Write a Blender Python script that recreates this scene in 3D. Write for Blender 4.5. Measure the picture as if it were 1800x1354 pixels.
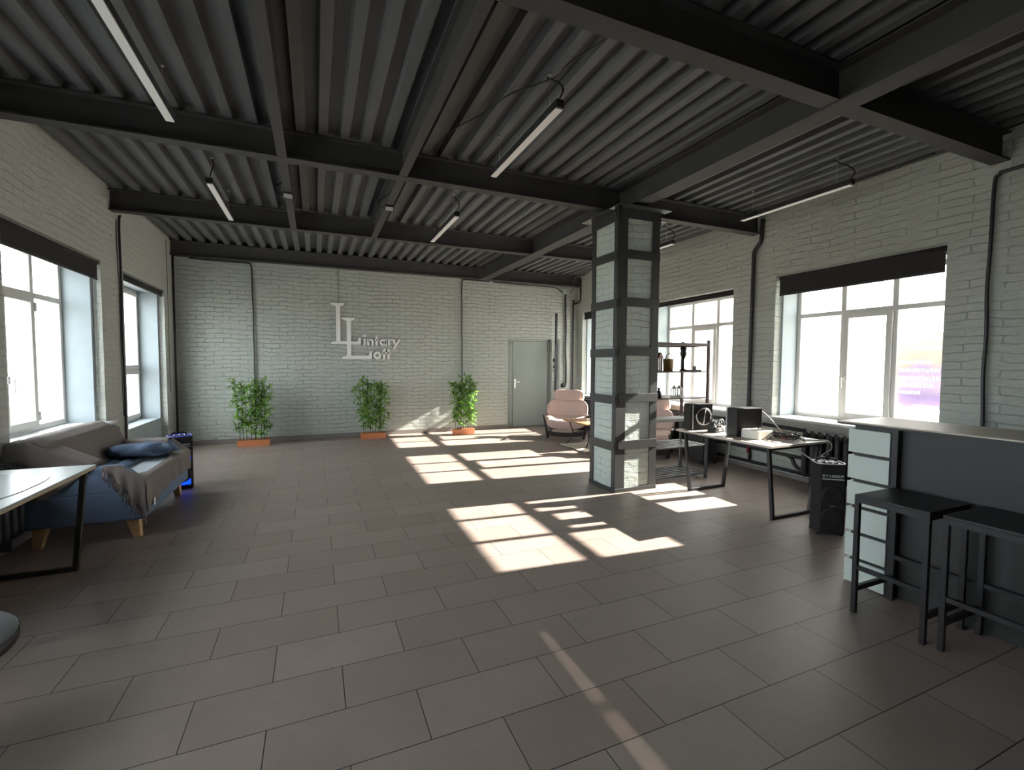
import bpy, bmesh, math, random
from mathutils import Vector, Matrix, noise as mnoise
PI = math.pi
S = bpy.context.scene
for o in list(bpy.data.objects): bpy.data.objects.remove(o)
C = S.collection

# ------------------------------------------------------------------ camera
YAW, PITCH, ROLL, FPX = 0.40310, 0.04849, -0.004703, 810.63
cam = bpy.data.cameras.new('camera'); camo = bpy.data.objects.new('camera', cam); C.objects.link(camo)
fw = Vector((math.sin(YAW)*math.cos(PITCH), math.cos(YAW)*math.cos(PITCH), -math.sin(PITCH)))
r0 = Vector((math.cos(YAW), -math.sin(YAW), 0)); d0 = fw.cross(r0)
rr = math.cos(ROLL)*r0 + math.sin(ROLL)*d0; dd = -math.sin(ROLL)*r0 + math.cos(ROLL)*d0
mw = Matrix((( rr.x, -dd.x, -fw.x, 0), (rr.y, -dd.y, -fw.y, 0), (rr.z, -dd.z, -fw.z, 1.5), (0, 0, 0, 1)))
camo.matrix_world = mw
cam.sensor_width = 36; cam.sensor_fit = 'HORIZONTAL'; cam.lens = FPX/1800*36; cam.clip_start = .05; cam.clip_end = 300
S.camera = camo
# ------------------------------------------------------------------ colour management
S.view_settings.view_transform = 'Standard'; S.view_settings.look = 'None'
S.view_settings.gamma = 1; S.view_settings.use_curve_mapping = False
S.view_settings.exposure = 1.45
# ------------------------------------------------------------------ sky
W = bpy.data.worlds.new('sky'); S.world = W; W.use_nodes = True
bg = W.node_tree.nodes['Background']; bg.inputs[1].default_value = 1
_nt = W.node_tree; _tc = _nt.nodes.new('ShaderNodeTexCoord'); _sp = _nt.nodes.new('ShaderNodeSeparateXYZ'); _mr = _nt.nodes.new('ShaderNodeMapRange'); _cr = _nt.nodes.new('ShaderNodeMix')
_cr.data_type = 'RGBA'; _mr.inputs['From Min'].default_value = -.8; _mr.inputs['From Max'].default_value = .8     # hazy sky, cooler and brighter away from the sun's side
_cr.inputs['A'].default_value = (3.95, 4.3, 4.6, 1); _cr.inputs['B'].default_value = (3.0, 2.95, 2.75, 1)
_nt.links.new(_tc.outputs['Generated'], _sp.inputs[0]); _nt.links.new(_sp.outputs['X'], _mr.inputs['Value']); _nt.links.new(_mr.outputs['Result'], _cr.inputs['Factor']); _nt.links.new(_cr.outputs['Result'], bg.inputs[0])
# ------------------------------------------------------------------ sun
sl = bpy.data.lights.new('sun', 'SUN'); sl.energy = 16; sl.angle = 0.0095; sl.color = (1, .93, .84)
sun = bpy.data.objects.new('sun', sl); C.objects.link(sun)
sun.rotation_euler = Vector((-1, 0.083, -0.515)).to_track_quat('-Z', 'Y').to_euler(); sun.location = (20, 4, 12)

# ------------------------------------------------------------------ right wall frame (very slightly skew to the room)
TH = math.atan(.026)
RWM = Matrix.Translation((5.74, 4.4, 0)) @ Matrix.Rotation(-TH, 4, 'Z') @ Matrix.Translation((-5.74, -4.4, 0))
def rw(x, y, z=0): return RWM @ Vector((x, y, z))

# ------------------------------------------------------------------ helpers
class MB:
    def __init__(s, off=(0, 0, 0), M=None):
        s.bm = bmesh.new(); s.off = Vector(off); s.M = M
    def v(s, p):
        p = Vector(p)
        if s.M is not None: p = s.M @ p
        return s.bm.verts.new(p - s.off)
    def face(s, vs, smooth=False):
        try:
            f = s.bm.faces.new(vs); f.smooth = smooth; return f
        except ValueError: return None
    def box(s, x0, x1, y0, y1, z0, z1):
        v = [s.v((x, y, z)) for z in (z0, z1) for y in (y0, y1) for x in (x0, x1)]
        for q in ((0,2,3,1),(4,5,7,6),(0,1,5,4),(2,6,7,3),(0,4,6,2),(1,3,7,5)): s.face([v[i] for i in q])
        return s
    def cbox(s, c, d): return s.box(c[0]-d[0]/2, c[0]+d[0]/2, c[1]-d[1]/2, c[1]+d[1]/2, c[2]-d[2]/2, c[2]+d[2]/2)
    def bar(s, p0, p1, w, d, up=(0, 0, 1)):
        p0, p1 = Vector(p0), Vector(p1); t = (p1-p0).normalized(); u = Vector(up)
        if abs(t.dot(u)) > .98: u = Vector((0, 1, 0)) if abs(t.y) < .9 else Vector((1, 0, 0))
        a = t.cross(u).normalized(); b = a.cross(t).normalized()
        v = [s.v(p + a*i*w/2 + b*j*d/2) for p in (p0, p1) for i, j in ((-1,-1),(1,-1),(1,1),(-1,1))]
        for q in ((0,1,2,3),(7,6,5,4),(0,4,5,1),(1,5,6,2),(2,6,7,3),(3,7,4,0)): s.face([v[i] for i in q])
        return s
    def tube(s, pts, r, n=8, caps=True, closed=False):
        pts = [Vector(p) for p in pts]; N = len(pts); rings = []; prev = None
        for i, p in enumerate(pts):
            if closed: t = pts[(i+1) % N]-pts[i-1]
            else: t = pts[min(i+1, N-1)]-pts[max(i-1, 0)]
            t = t.normalized() if t.length > 1e-9 else Vector((0, 0, 1))
            if prev is None:
                u = Vector((0, 0, 1)) if abs(t.z) < .9 else Vector((1, 0, 0)); a = t.cross(u).normalized()
            else:
                a = prev - t*prev.dot(t)
                a = a.normalized() if a.length > 1e-6 else t.orthogonal().normalized()
            prev = a; b = t.cross(a); ri = r[i] if isinstance(r, (list, tuple)) else r
            rings.append([s.v(p + (a*math.cos(2*PI*k/n)+b*math.sin(2*PI*k/n))*ri) for k in range(n)])
        m = N if closed else N-1
        for i in range(m):
            A, B = rings[i], rings[(i+1) % N]
            for k in range(n): s.face([A[k], A[(k+1) % n], B[(k+1) % n], B[k]], True)
        if caps and not closed: s.face(rings[0][::-1]); s.face(rings[-1])
        return s
    def lathe(s, prof, c=(0, 0, 0), n=24, axis='Z', smooth=True):
        c = Vector(c); rings = []
        for r, h in prof:
            ring = []
            for k in range(n):
                a = 2*PI*k/n; x, y = r*math.cos(a), r*math.sin(a)
                ring.append(s.v(c + (Vector((x, y, h)) if axis == 'Z' else Vector((x, h, y)) if axis == 'Y' else Vector((h, x, y)))))
            rings.append(ring)
        for A, B in zip(rings, rings[1:]):
            for k in range(n): s.face([A[k], A[(k+1) % n], B[(k+1) % n], B[k]], smooth)
        s.face(rings[0][::-1]); s.face(rings[-1]); return s
    def prism(s, poly, d0, d1, f):
        """poly: 2d outline; f(a, b, d) -> 3d"""
        A = [s.v(f(a, b, d0)) for a, b in poly]; B = [s.v(f(a, b, d1)) for a, b in poly]; n = len(poly)
        s.face(A[::-1]); s.face(B)
        for i in range(n): s.face([A[i], A[(i+1) % n], B[(i+1) % n], B[i]])
        return s
    def ring2(s, ca, cb, ro, ri, d0, d1, f, a0=0, a1=2*PI, n=28):
        full = abs(a1-a0-2*PI) < 1e-6; m = n if full else n+1; L = []
        for k in range(m):
            a = a0+(a1-a0)*k/n; cs, sn = math.cos(a), math.sin(a)
            L.append([s.v(f(ca+r*cs, cb+r*sn, d)) for r, d in ((ro, d0), (ro, d1), (ri, d1), (ri, d0))])
        for k in range(n):
            A, B = L[k], L[(k+1) % m]
            for q in range(4): s.face([A[q], A[(q+1) % 4], B[(q+1) % 4], B[q]])
        if not full: s.face(L[0]); s.face(L[-1][::-1])
        return s
    def pillow(s, c, h, e=.55, R=None, wr=0., seed=0, fr=9, nu=40, nv=24, f=None):
        c = Vector(c); R = R or Matrix.Identity(3)
        sg = lambda v, p: math.copysign(abs(v)**p, v)
        rows = []
        for j in range(1, nv):
            ph = -PI/2+PI*j/nv; row = []
            for i in range(nu):
                th = 2*PI*i/nu
                p = Vector((h[0]*sg(math.cos(ph), e)*sg(math.cos(th), e), h[1]*sg(math.cos(ph), e)*sg(math.sin(th), e), h[2]*sg(math.sin(ph), .8)))
                if wr:
                    q = Vector((p.x*fr, p.y*fr, p.z*fr+seed*7.3)); p = p*(1+wr*mnoise.noise(q)/max(h)*2) 
                if f: p = f(p)
                row.append(s.v(c+R @ p))
            rows.append(row)
        lo = Vector((0, 0, -h[2])); hi = Vector((0, 0, h[2]))
        if f: lo, hi = f(lo), f(hi)
        b = s.v(c+R @ lo); t = s.v(c+R @ hi)
        for A, B in zip(rows, rows[1:]):
            for i in range(nu): s.face([A[i], A[(i+1) % nu], B[(i+1) % nu], B[i]], True)
        for i in range(nu):
            s.face([b, rows[0][(i+1) % nu], rows[0][i]], True); s.face([t, rows[-1][i], rows[-1][(i+1) % nu]], True)
        return s
    def grid(s, f, nu, nv, th=0.0):
        G = [[Vector(f(i/nu, j/nv)) for j in range(nv+1)] for i in range(nu+1)]
        V = [[s.v(p) for p in r] for r in G]
        for i in range(nu):
            for j in range(nv): s.face([V[i][j], V[i+1][j], V[i+1][j+1], V[i][j+1]], True)
        return s

def obj(name, mb, m, parent=None, bev=0, solid=0, w=False, seg=2):
    """link one mesh; w=True means the geometry is in world coordinates and parent is an unrotated thing"""
    me = bpy.data.meshes.new(name)
    if w and parent is not None:
        loc = parent.location.copy(); pp = parent.parent
        while pp is not None: loc += pp.location; pp = pp.parent
        for v in mb.bm.verts: v.co -= loc
    bmesh.ops.recalc_face_normals(mb.bm, faces=mb.bm.faces[:]) if not solid else None
    mb.bm.to_mesh(me); mb.bm.free()
    me.materials.append(m)
    o = bpy.data.objects.new(name, me); C.objects.link(o)
    if parent is not None: o.parent = parent
    if solid:
        k = o.modifiers.new('solid', 'SOLIDIFY'); k.thickness = solid; k.offset = 0
    if bev:
        k = o.modifiers.new('bevel', 'BEVEL'); k.width = bev; k.segments = seg; k.limit_method = 'ANGLE'; k.angle_limit = math.radians(40)
    return o
def thing(name, label, cat, loc=(0, 0, 0), rotz=0, group=None):
    o = bpy.data.objects.new(name, None); C.objects.link(o); o.location = loc; o.rotation_euler = (0, 0, rotz)
    o.empty_display_size = .1; o['label'] = label; o['category'] = cat
    if group: o['group'] = group
    return o
def tag(o, label, cat, group=None):
    o['label'] = label; o['category'] = cat
    if group: o['group'] = group
    return o
def struct(o): o['kind'] = 'structure'; return o
def dup(root, loc, rotz, label, group=None):
    r = root.copy(); C.objects.link(r); r.location = loc; r.rotation_euler = (0, 0, rotz); r['label'] = label
    if group: r['group'] = group
    for ch in list(root.children):
        c = ch.copy(); C.objects.link(c); c.parent = r
        for g in list(ch.children):
            d = g.copy(); C.objects.link(d); d.parent = c
    return r
def arc(p0, p1, sag, n=10, side=(0, 0, -1)):
    p0, p1, sd = Vector(p0), Vector(p1), Vector(side)
    return [p0.lerp(p1, k/n)+sd*sag*4*(k/n)*(1-k/n) for k in range(n+1)]
def smooth(pts, n=6):
    P = [Vector(p) for p in pts]; out = []
    for i in range(len(P)-1):
        a, b, c, d = P[max(i-1, 0)], P[i], P[i+1], P[min(i+2, len(P)-1)]
        for k in range(n):
            t = k/n; out.append(.5*((2*b)+(c-a)*t+(2*a-5*b+4*c-d)*t*t+(3*b-a-3*c+d)*t**3))
    out.append(P[-1]); return out

# ------------------------------------------------------------------ materials
def nodes(name):
    m = bpy.data.materials.new(name); m.use_nodes = True; nt = m.node_tree
    return m, nt, nt.nodes['Principled BSDF']
def lin(c): return tuple(((x/255+.055)/1.055)**2.4 if x/255 > .04045 else x/255/12.92 for x in c)
def add(nt, t, **k):
    n = nt.nodes.new(t)
    for a, b in k.items(): setattr(n, a, b)
    return n
def mat(name, rgb, rough=.5, metal=0, var=.12, vs=6, bump=0, bs=60, spec=.5, emit=None, es=0, coat=0):
    m, nt, p = nodes(name); L = nt.links; c = lin(rgb)
    p.inputs['Roughness'].default_value = rough; p.inputs['Metallic'].default_value = metal
    p.inputs['Specular IOR Level'].default_value = spec
    if coat: p.inputs['Coat Weight'].default_value = coat; p.inputs['Coat Roughness'].default_value = .15
    tc = add(nt, 'ShaderNodeTexCoord')
    nz = add(nt, 'ShaderNodeTexNoise'); nz.inputs['Scale'].default_value = vs; nz.inputs['Detail'].default_value = 5
    L.new(tc.outputs['Object'], nz.inputs['Vector'])
    mx = add(nt, 'ShaderNodeMix', data_type='RGBA')
    mx.inputs['A'].default_value = tuple(x*(1-var) for x in c)+(1,); mx.inputs['B'].default_value = tuple(min(1, x*(1+var)) for x in c)+(1,)
    L.new(nz.outputs['Fac'], mx.inputs['Factor']); L.new(mx.outputs['Result'], p.inputs['Base Color'])
    if bump:
        n2 = add(nt, 'ShaderNodeTexNoise'); n2.inputs['Scale'].default_value = bs; n2.inputs['Detail'].default_value = 3
        L.new(tc.outputs['Object'], n2.inputs['Vector'])
        b = add(nt, 'ShaderNodeBump'); b.inputs['Strength'].default_value = bump; b.inputs['Distance'].default_value = .004
        L.new(n2.outputs['Fac'], b.inputs['Height']); L.new(b.outputs['Normal'], p.inputs['Normal'])
    if emit:
        p.inputs['Emission Color'].default_value = tuple(lin(emit))+(1,); p.inputs['Emission Strength'].default_value = es
    return m

def brick(name, rgb, dist=.012, bwid=.262, rough=.62, noise_amt=.5, joint=1.0):
    m, nt, p = nodes(name); L = nt.links; c = lin(rgb)
    p.inputs['Roughness'].default_value = rough; p.inputs['Specular IOR Level'].default_value = .35
    tc = add(nt, 'ShaderNodeTexCoord'); geo = add(nt, 'ShaderNodeNewGeometry')
    so = add(nt, 'ShaderNodeSeparateXYZ'); sn = add(nt, 'ShaderNodeSeparateXYZ')
    L.new(tc.outputs['Object'], so.inputs[0]); L.new(geo.outputs['True Normal'], sn.inputs[0])
    ab = add(nt, 'ShaderNodeMath', operation='ABSOLUTE'); L.new(sn.outputs['X'], ab.inputs[0])
    gt = add(nt, 'ShaderNodeMath', operation='GREATER_THAN'); L.new(ab.outputs[0], gt.inputs[0]); gt.inputs[1].default_value = .6
    mu = add(nt, 'ShaderNodeMix', data_type='FLOAT'); L.new(gt.outputs[0], mu.inputs['Factor']); L.new(so.outputs['X'], mu.inputs['A']); L.new(so.outputs['Y'], mu.inputs['B'])
    cb = add(nt, 'ShaderNodeCombineXYZ'); L.new(mu.outputs['Result'], cb.inputs[0]); L.new(so.outputs['Z'], cb.inputs[1])
    # crooked courses
    nz = add(nt, 'ShaderNodeTexNoise'); nz.inputs['Scale'].default_value = 2.3; nz.inputs['Detail'].default_value = 4
    L.new(cb.outputs[0], nz.inputs['Vector'])
    sb = add(nt, 'ShaderNodeVectorMath', operation='SUBTRACT'); L.new(nz.outputs['Color'], sb.inputs[0]); sb.inputs[1].default_value = (.5, .5, .5)
    sc = add(nt, 'ShaderNodeVectorMath', operation='SCALE'); L.new(sb.outputs[0], sc.inputs[0]); sc.inputs['Scale'].default_value = .10
    av = add(nt, 'ShaderNodeVectorMath', operation='ADD'); L.new(cb.outputs[0], av.inputs[0]); L.new(sc.outputs[0], av.inputs[1])
    a2 = add(nt, 'ShaderNodeVectorMath', operation='ADD'); L.new(av.outputs[0], a2.inputs[0]); a2.inputs[1].default_value = (20, 20, 0)
    br = add(nt, 'ShaderNodeTexBrick'); L.new(a2.outputs[0], br.inputs['Vector'])
    br.inputs['Color1'].default_value = (0, 0, 0, 1); br.inputs['Color2'].default_value = (1, 1, 1, 1); br.inputs['Mortar'].default_value = (.3, .3, .3, 1)
    br.inputs['Scale'].default_value = 1; br.inputs['Brick Width'].default_value = bwid; br.inputs['Row Height'].default_value = .078
    br.inputs['Mortar Size'].default_value = .006; br.inputs['Mortar Smooth'].default_value = .6
    n1 = add(nt, 'ShaderNodeTexNoise'); n1.inputs['Scale'].default_value = 9; n1.inputs['Detail'].default_value = 8; n1.inputs['Roughness'].default_value = .65
    st = add(nt, 'ShaderNodeMapping'); st.inputs['Scale'].default_value = (.45, 1.15, 1); L.new(av.outputs[0], st.inputs['Vector']); L.new(st.outputs[0], n1.inputs['Vector'])
    n3 = add(nt, 'ShaderNodeTexNoise'); n3.inputs['Scale'].default_value = 3.4; n3.inputs['Detail'].default_value = 5; n3.inputs['Roughness'].default_value = .62; L.new(a2.outputs[0], n3.inputs['Vector'])
    # how deep the joints read varies over the wall where the paint fills them
    jr = add(nt, 'ShaderNodeMapRange'); L.new(n3.outputs['Fac'], jr.inputs['Value']); jr.inputs['From Min'].default_value = .42; jr.inputs['From Max'].default_value = .60
    jr.inputs['To Min'].default_value = .05*joint; jr.inputs['To Max'].default_value = 1.25*joint
    jm = add(nt, 'ShaderNodeMath', operation='MULTIPLY'); L.new(br.outputs['Fac'], jm.inputs[0]); L.new(jr.outputs['Result'], jm.inputs[1])
    h1 = add(nt, 'ShaderNodeMath', operation='MULTIPLY_ADD'); L.new(n1.outputs['Fac'], h1.inputs[0]); h1.inputs[1].default_value = noise_amt*2.2; 
    bw = add(nt, 'ShaderNodeMath', operation='MULTIPLY'); L.new(br.outputs['Color'], bw.inputs[0]); bw.inputs[1].default_value = .35*joint
    L.new(bw.outputs[0], h1.inputs[2])
    h2 = add(nt, 'ShaderNodeMath', operation='SUBTRACT'); L.new(h1.outputs[0], h2.inputs[0]); L.new(jm.outputs[0], h2.inputs[1])
    b = add(nt, 'ShaderNodeBump'); b.inputs['Strength'].default_value = 1; b.inputs['Distance'].default_value = dist
    L.new(h2.outputs[0], b.inputs['Height']); L.new(b.outputs['Normal'], p.inputs['Normal'])
    # paint tone
    mx = add(nt, 'ShaderNodeMix', data_type='RGBA'); mx.inputs['A'].default_value = tuple(x*.9 for x in c)+(1,); mx.inputs['B'].default_value = tuple(min(1, x*1.08) for x in c)+(1,)
    L.new(n3.outputs['Fac'], mx.inputs['Factor'])
    dk = add(nt, 'ShaderNodeMix', data_type='RGBA'); L.new(mx.outputs['Result'], dk.inputs['A']); dk.inputs['B'].default_value = tuple(x*.62 for x in c)+(1,)
    dm = add(nt, 'ShaderNodeMath', operation='MULTIPLY'); L.new(jm.outputs[0], dm.inputs[0]); dm.inputs[1].default_value = .35
    L.new(dm.outputs[0], dk.inputs['Factor']); L.new(dk.outputs['Result'], p.inputs['Base Color'])
    return m

def floor_mat():
    m, nt, p = nodes('floor tile'); L = nt.links
    tc = add(nt, 'ShaderNodeTexCoord'); mp = add(nt, 'ShaderNodeMapping')
    mp.inputs['Location'].default_value = (.205+.61*20, -2.355+.305*41, 0); L.new(tc.outputs['Object'], mp.inputs['Vector'])
    br = add(nt, 'ShaderNodeTexBrick'); L.new(mp.outputs[0], br.inputs['Vector']); br.offset = .5; br.offset_frequency = 2
    br.inputs['Scale'].default_value = 1; br.inputs['Brick Width'].default_value = .61; br.inputs['Row Height'].default_value = .305
    br.inputs['Mortar Size'].default_value = .0024; br.inputs['Mortar Smooth'].default_value = .2
    a = lin((140, 125, 116)); b = lin((149, 135, 126))
    br.inputs['Color1'].default_value = a+(1,); br.inputs['Color2'].default_value = b+(1,); br.inputs['Mortar'].default_value = lin((50, 46, 44))+(1,)
    nz = add(nt, 'ShaderNodeTexNoise'); nz.inputs['Scale'].default_value = 3.2; nz.inputs['Detail'].default_value = 9; nz.inputs['Roughness'].default_value = .7
    L.new(tc.outputs['Object'], nz.inputs['Vector'])
    mr = add(nt, 'ShaderNodeMapRange'); L.new(nz.outputs['Fac'], mr.inputs['Value']); mr.inputs['To Min'].default_value = .78; mr.inputs['To Max'].default_value = 1.22
    mx = add(nt, 'ShaderNodeVectorMath', operation='SCALE'); L.new(br.outputs['Color'], mx.inputs[0]); L.new(mr.outputs['Result'], mx.inputs['Scale'])
    L.new(mx.outputs[0], p.inputs['Base Color'])
    r2 = add(nt, 'ShaderNodeMapRange'); L.new(nz.outputs['Fac'], r2.inputs['Value']); r2.inputs['To Min'].default_value = .36; r2.inputs['To Max'].default_value = .54
    L.new(r2.outputs['Result'], p.inputs['Roughness']); p.inputs['Specular IOR Level'].default_value = .45
    n2 = add(nt, 'ShaderNodeTexNoise'); n2.inputs['Scale'].default_value = 45; n2.inputs['Detail'].default_value = 4; L.new(tc.outputs['Object'], n2.inputs['Vector'])
    n4 = add(nt, 'ShaderNodeTexNoise'); n4.inputs['Scale'].default_value = 2.2; L.new(tc.outputs['Object'], n4.inputs['Vector'])
    s1 = add(nt, 'ShaderNodeMath', operation='MULTIPLY_ADD'); L.new(n2.outputs['Fac'], s1.inputs[0]); s1.inputs[1].default_value = .10
    s0 = add(nt, 'ShaderNodeMath', operation='MULTIPLY'); L.new(n4.outputs['Fac'], s0.inputs[0]); s0.inputs[1].default_value = .9; L.new(s0.outputs[0], s1.inputs[2])
    s2 = add(nt, 'ShaderNodeMath', operation='SUBTRACT'); L.new(s1.outputs[0], s2.inputs[0]); L.new(br.outputs['Fac'], s2.inputs[1])
    bp = add(nt, 'ShaderNodeBump'); bp.inputs['Strength'].default_value = .6; bp.inputs['Distance'].default_value = .003
    L.new(s2.outputs[0], bp.inputs['Height']); L.new(bp.outputs['Normal'], p.inputs['Normal'])
    return m
def glass_mat():
    m = bpy.data.materials.new('window glass'); m.use_nodes = True; nt = m.node_tree; nt.nodes.clear(); L = nt.links
    o = add(nt, 'ShaderNodeOutputMaterial'); mx = add(nt, 'ShaderNodeMixShader'); t = add(nt, 'ShaderNodeBsdfTransparent'); g = add(nt, 'ShaderNodeBsdfGlossy')
    g.inputs['Roughness'].default_value = .02; t.inputs['Color'].default_value = (.97, .98, .98, 1); mx.inputs[0].default_value = .05
    L.new(t.outputs[0], mx.inputs[1]); L.new(g.outputs[0], mx.inputs[2]); L.new(mx.outputs[0], o.inputs[0]); return m
def banner_mat():
    m = bpy.data.materials.new('banner print'); m.use_nodes = True; nt = m.node_tree; nt.nodes.clear(); L = nt.links
    o = add(nt, 'ShaderNodeOutputMaterial'); tc = add(nt, 'ShaderNodeTexCoord'); sp = add(nt, 'ShaderNodeSeparateXYZ'); L.new(tc.outputs['Generated'], sp.inputs[0])
    nz = add(nt, 'ShaderNodeTexNoise'); nz.inputs['Scale'].default_value = 2.5; L.new(tc.outputs['Generated'], nz.inputs['Vector'])
    a = add(nt, 'ShaderNodeMath', operation='MULTIPLY_ADD'); L.new(nz.outputs['Fac'], a.inputs[0]); a.inputs[1].default_value = .35; L.new(sp.outputs['Z'], a.inputs[2])
    cr = add(nt, 'ShaderNodeValToRGB'); L.new(a.outputs[0], cr.inputs[0])
    e = cr.color_ramp.elements; e[0].position = .12; e[0].color = (0.390, 0.375, 0.405, 1); e[1].position = 1.1 if False else 1.0; e[1].color = (0.396, 0.360, 0.324, 1)
    for q, col in ((.22, (0.297, 0.252, 0.383, 1)), (.33, (0.255, 0.225, 0.300, 1)), (.5, (0.360, 0.315, 0.375, 1)), (.66, (0.297, 0.261, 0.360, 1)), (.78, (0.338, 0.315, 0.288, 1))):
        k = e.new(q); k.color = col
    tr = add(nt, 'ShaderNodeBsdfTranslucent'); df = add(nt, 'ShaderNodeBsdfDiffuse'); mx = add(nt, 'ShaderNodeMixShader'); mx.inputs[0].default_value = .3
    L.new(cr.outputs[0], tr.inputs[0]); L.new(cr.outputs[0], df.inputs[0]); L.new(tr.outputs[0], mx.inputs[1]); L.new(df.outputs[0], mx.inputs[2]); L.new(mx.outputs[0], o.inputs[0])
    return m
def leaf_mat(name, c1, c2):
    m = bpy.data.materials.new(name); m.use_nodes = True; nt = m.node_tree; nt.nodes.clear(); L = nt.links
    o = add(nt, 'ShaderNodeOutputMaterial'); tc = add(nt, 'ShaderNodeTexCoord'); nz = add(nt, 'ShaderNodeTexNoise'); nz.inputs['Scale'].default_value = 14; L.new(tc.outputs['Object'], nz.inputs['Vector'])
    mx = add(nt, 'ShaderNodeMix', data_type='RGBA'); mx.inputs['A'].default_value = lin(c1)+(1,); mx.inputs['B'].default_value = lin(c2)+(1,)
    mr = add(nt, 'ShaderNodeMapRange'); L.new(nz.outputs['Fac'], mr.inputs['Value']); mr.inputs['From Min'].default_value = .35; mr.inputs['From Max'].default_value = .65
    L.new(mr.outputs['Result'], mx.inputs['Factor'])
    tr = add(nt, 'ShaderNodeBsdfTranslucent'); df = add(nt, 'ShaderNodeBsdfPrincipled'); df.inputs['Roughness'].default_value = .4; ms = add(nt, 'ShaderNodeMixShader'); ms.inputs[0].default_value = .3
    L.new(mx.outputs['Result'], tr.inputs[0]); L.new(mx.outputs['Result'], df.inputs['Base Color']); L.new(df.outputs[0], ms.inputs[1]); L.new(tr.outputs[0], ms.inputs[2]); L.new(ms.outputs[0], o.inputs[0])
    return m
def wood(name, c1, c2, rough=.5, scale=6, axis=0):
    m, nt, p = nodes(name); L = nt.links; tc = add(nt, 'ShaderNodeTexCoord'); mp = add(nt, 'ShaderNodeMapping')
    sc = [scale*5]*3; sc[axis] = scale*.5; mp.inputs['Scale'].default_value = sc; L.new(tc.outputs['Object'], mp.inputs['Vector'])
    nz = add(nt, 'ShaderNodeTexNoise'); nz.inputs['Scale'].default_value = 1; nz.inputs['Detail'].default_value = 6; nz.inputs['Distortion'].default_value = .8; L.new(mp.outputs[0], nz.inputs['Vector'])
    mx = add(nt, 'ShaderNodeMix', data_type='RGBA'); mx.inputs['A'].default_value = lin(c1)+(1,); mx.inputs['B'].default_value = lin(c2)+(1,)
    L.new(nz.outputs['Fac'], mx.inputs['Factor']); L.new(mx.outputs['Result'], p.inputs['Base Color']); p.inputs['Roughness'].default_value = rough
    return m

M = {}
M['wall'] = brick('painted brick', (186, 191, 184), dist=.024, noise_amt=.65)
M['wall_right'] = brick('painted brick by the windows', (186, 190, 182), dist=.018, bwid=.52, joint=.62, noise_amt=.8)
M['wall_soft'] = brick('painted rough brick', (182, 184, 177), dist=.014, noise_amt=.8, joint=.45)
M['colbrick'] = brick('column painted brick', (190, 200, 193), dist=.016, noise_amt=.9, joint=.7)
M['reveal'] = mat('smooth painted plaster', (156, 166, 170), .6, bump=.3, bs=30)
M['floor'] = floor_mat()
M['black'] = mat('black painted steel', (44, 43, 45), .5, var=.15, bump=.25, bs=90)
M['deck'] = mat('dark painted steel deck', (104, 106, 106), .8, spec=.15, var=.18, vs=3, bump=.2, bs=40)
M['beam'] = mat('dark painted steel beam', (78, 77, 76), .8, spec=.15, var=.12, bump=.25, bs=50)
M['colsteel'] = mat('charcoal painted angle steel', (54, 55, 54), .48, var=.12, bump=.35, bs=70)
M['pipe'] = mat('black pipe paint', (44, 43, 48), .4, var=.1)
M['white'] = mat('white plastic frame', (206, 203, 198), .35, var=.03)
M['sill'] = mat('white sill board', (216, 216, 214), .4, var=.03)
M['glass'] = glass_mat()
M['blind'] = mat('black blind fabric', (40, 36, 36), .8, var=.12, vs=30, bump=.3, bs=300)
M['door'] = mat('grey green painted door', (150, 158, 152), .45, var=.05)
M['chrome'] = mat('brushed chrome', (200, 200, 200), .22, metal=1, var=.03)
M['sign'] = mat('sign white', (244, 244, 242), .5, var=.03)
M['skirt'] = mat('tile skirting', (128, 122, 118), .5, var=.12, vs=4)
M['planter'] = wood('orange stained wood', (186, 108, 68), (214, 142, 98), .55, 5, 0)
M['leaf'] = leaf_mat('bamboo leaf', (74, 138, 48), (166, 206, 88))
M['stem'] = mat('bamboo stem', (88, 92, 46), .5)
M['soil'] = mat('dark soil', (50, 38, 30), .9, bump=.6)
M['sofa'] = mat('slate blue upholstery', (106, 124, 150), .85, var=.14, vs=12, bump=.35, bs=250)
M['throw'] = mat('grey brown throw', (126, 118, 113), .9, var=.12, vs=20, bump=.5, bs=220)
M['denim'] = mat('denim blue cotton', (88, 106, 132), .85, var=.15, vs=10, bump=.3, bs=200)
M['sheet'] = mat('pale cotton sheet', (188, 196, 202), .8, var=.04)
M['paper'] = mat('white paper tag', (230, 230, 228), .6, var=.02)
M['pine'] = wood('pale pine', (196, 156, 112), (216, 180, 134), .5, 7, 2)
M['tabletop'] = mat('white laminate', (160, 163, 160), .32, var=.04, vs=2)
M['plyedge'] = wood('plywood edge', (172, 154, 124), (192, 174, 142), .6, 9, 0)
M['mat'] = mat('clear oval mat', (168, 170, 170), .2, var=.03)
M['djtop'] = wood('pale oak laminate', (186, 176, 164), (204, 194, 182), .42, 4, 1)
M['cush'] = mat('beige pink cotton', (206, 178, 166), .85, var=.07, vs=8, bump=.3, bs=180)
M['blackwood'] = mat('black lacquered wood', (34, 28, 28), .3, var=.15)
M['rug'] = mat('cream knotted rug', (226, 214, 194), .95, var=.25, vs=22, bump=1.0, bs=60)
M['ctop'] = wood('mottled varnished wood', (110, 76, 48), (184, 150, 112), .25, 4, 1)
M['rackbacklit'] = mat('rack steel backlit brown', (74, 50, 48), .45, var=.15)  # upper rack: same black steel, its brownish backlit look put into the colour
M['racklit'] = mat('rack steel lit grey', (72, 74, 76), .42, var=.1)  # lower rack: black steel coloured greyer to stand for the light on it
M['greyboard'] = mat('grey painted board', (132, 134, 132), .55)
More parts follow.
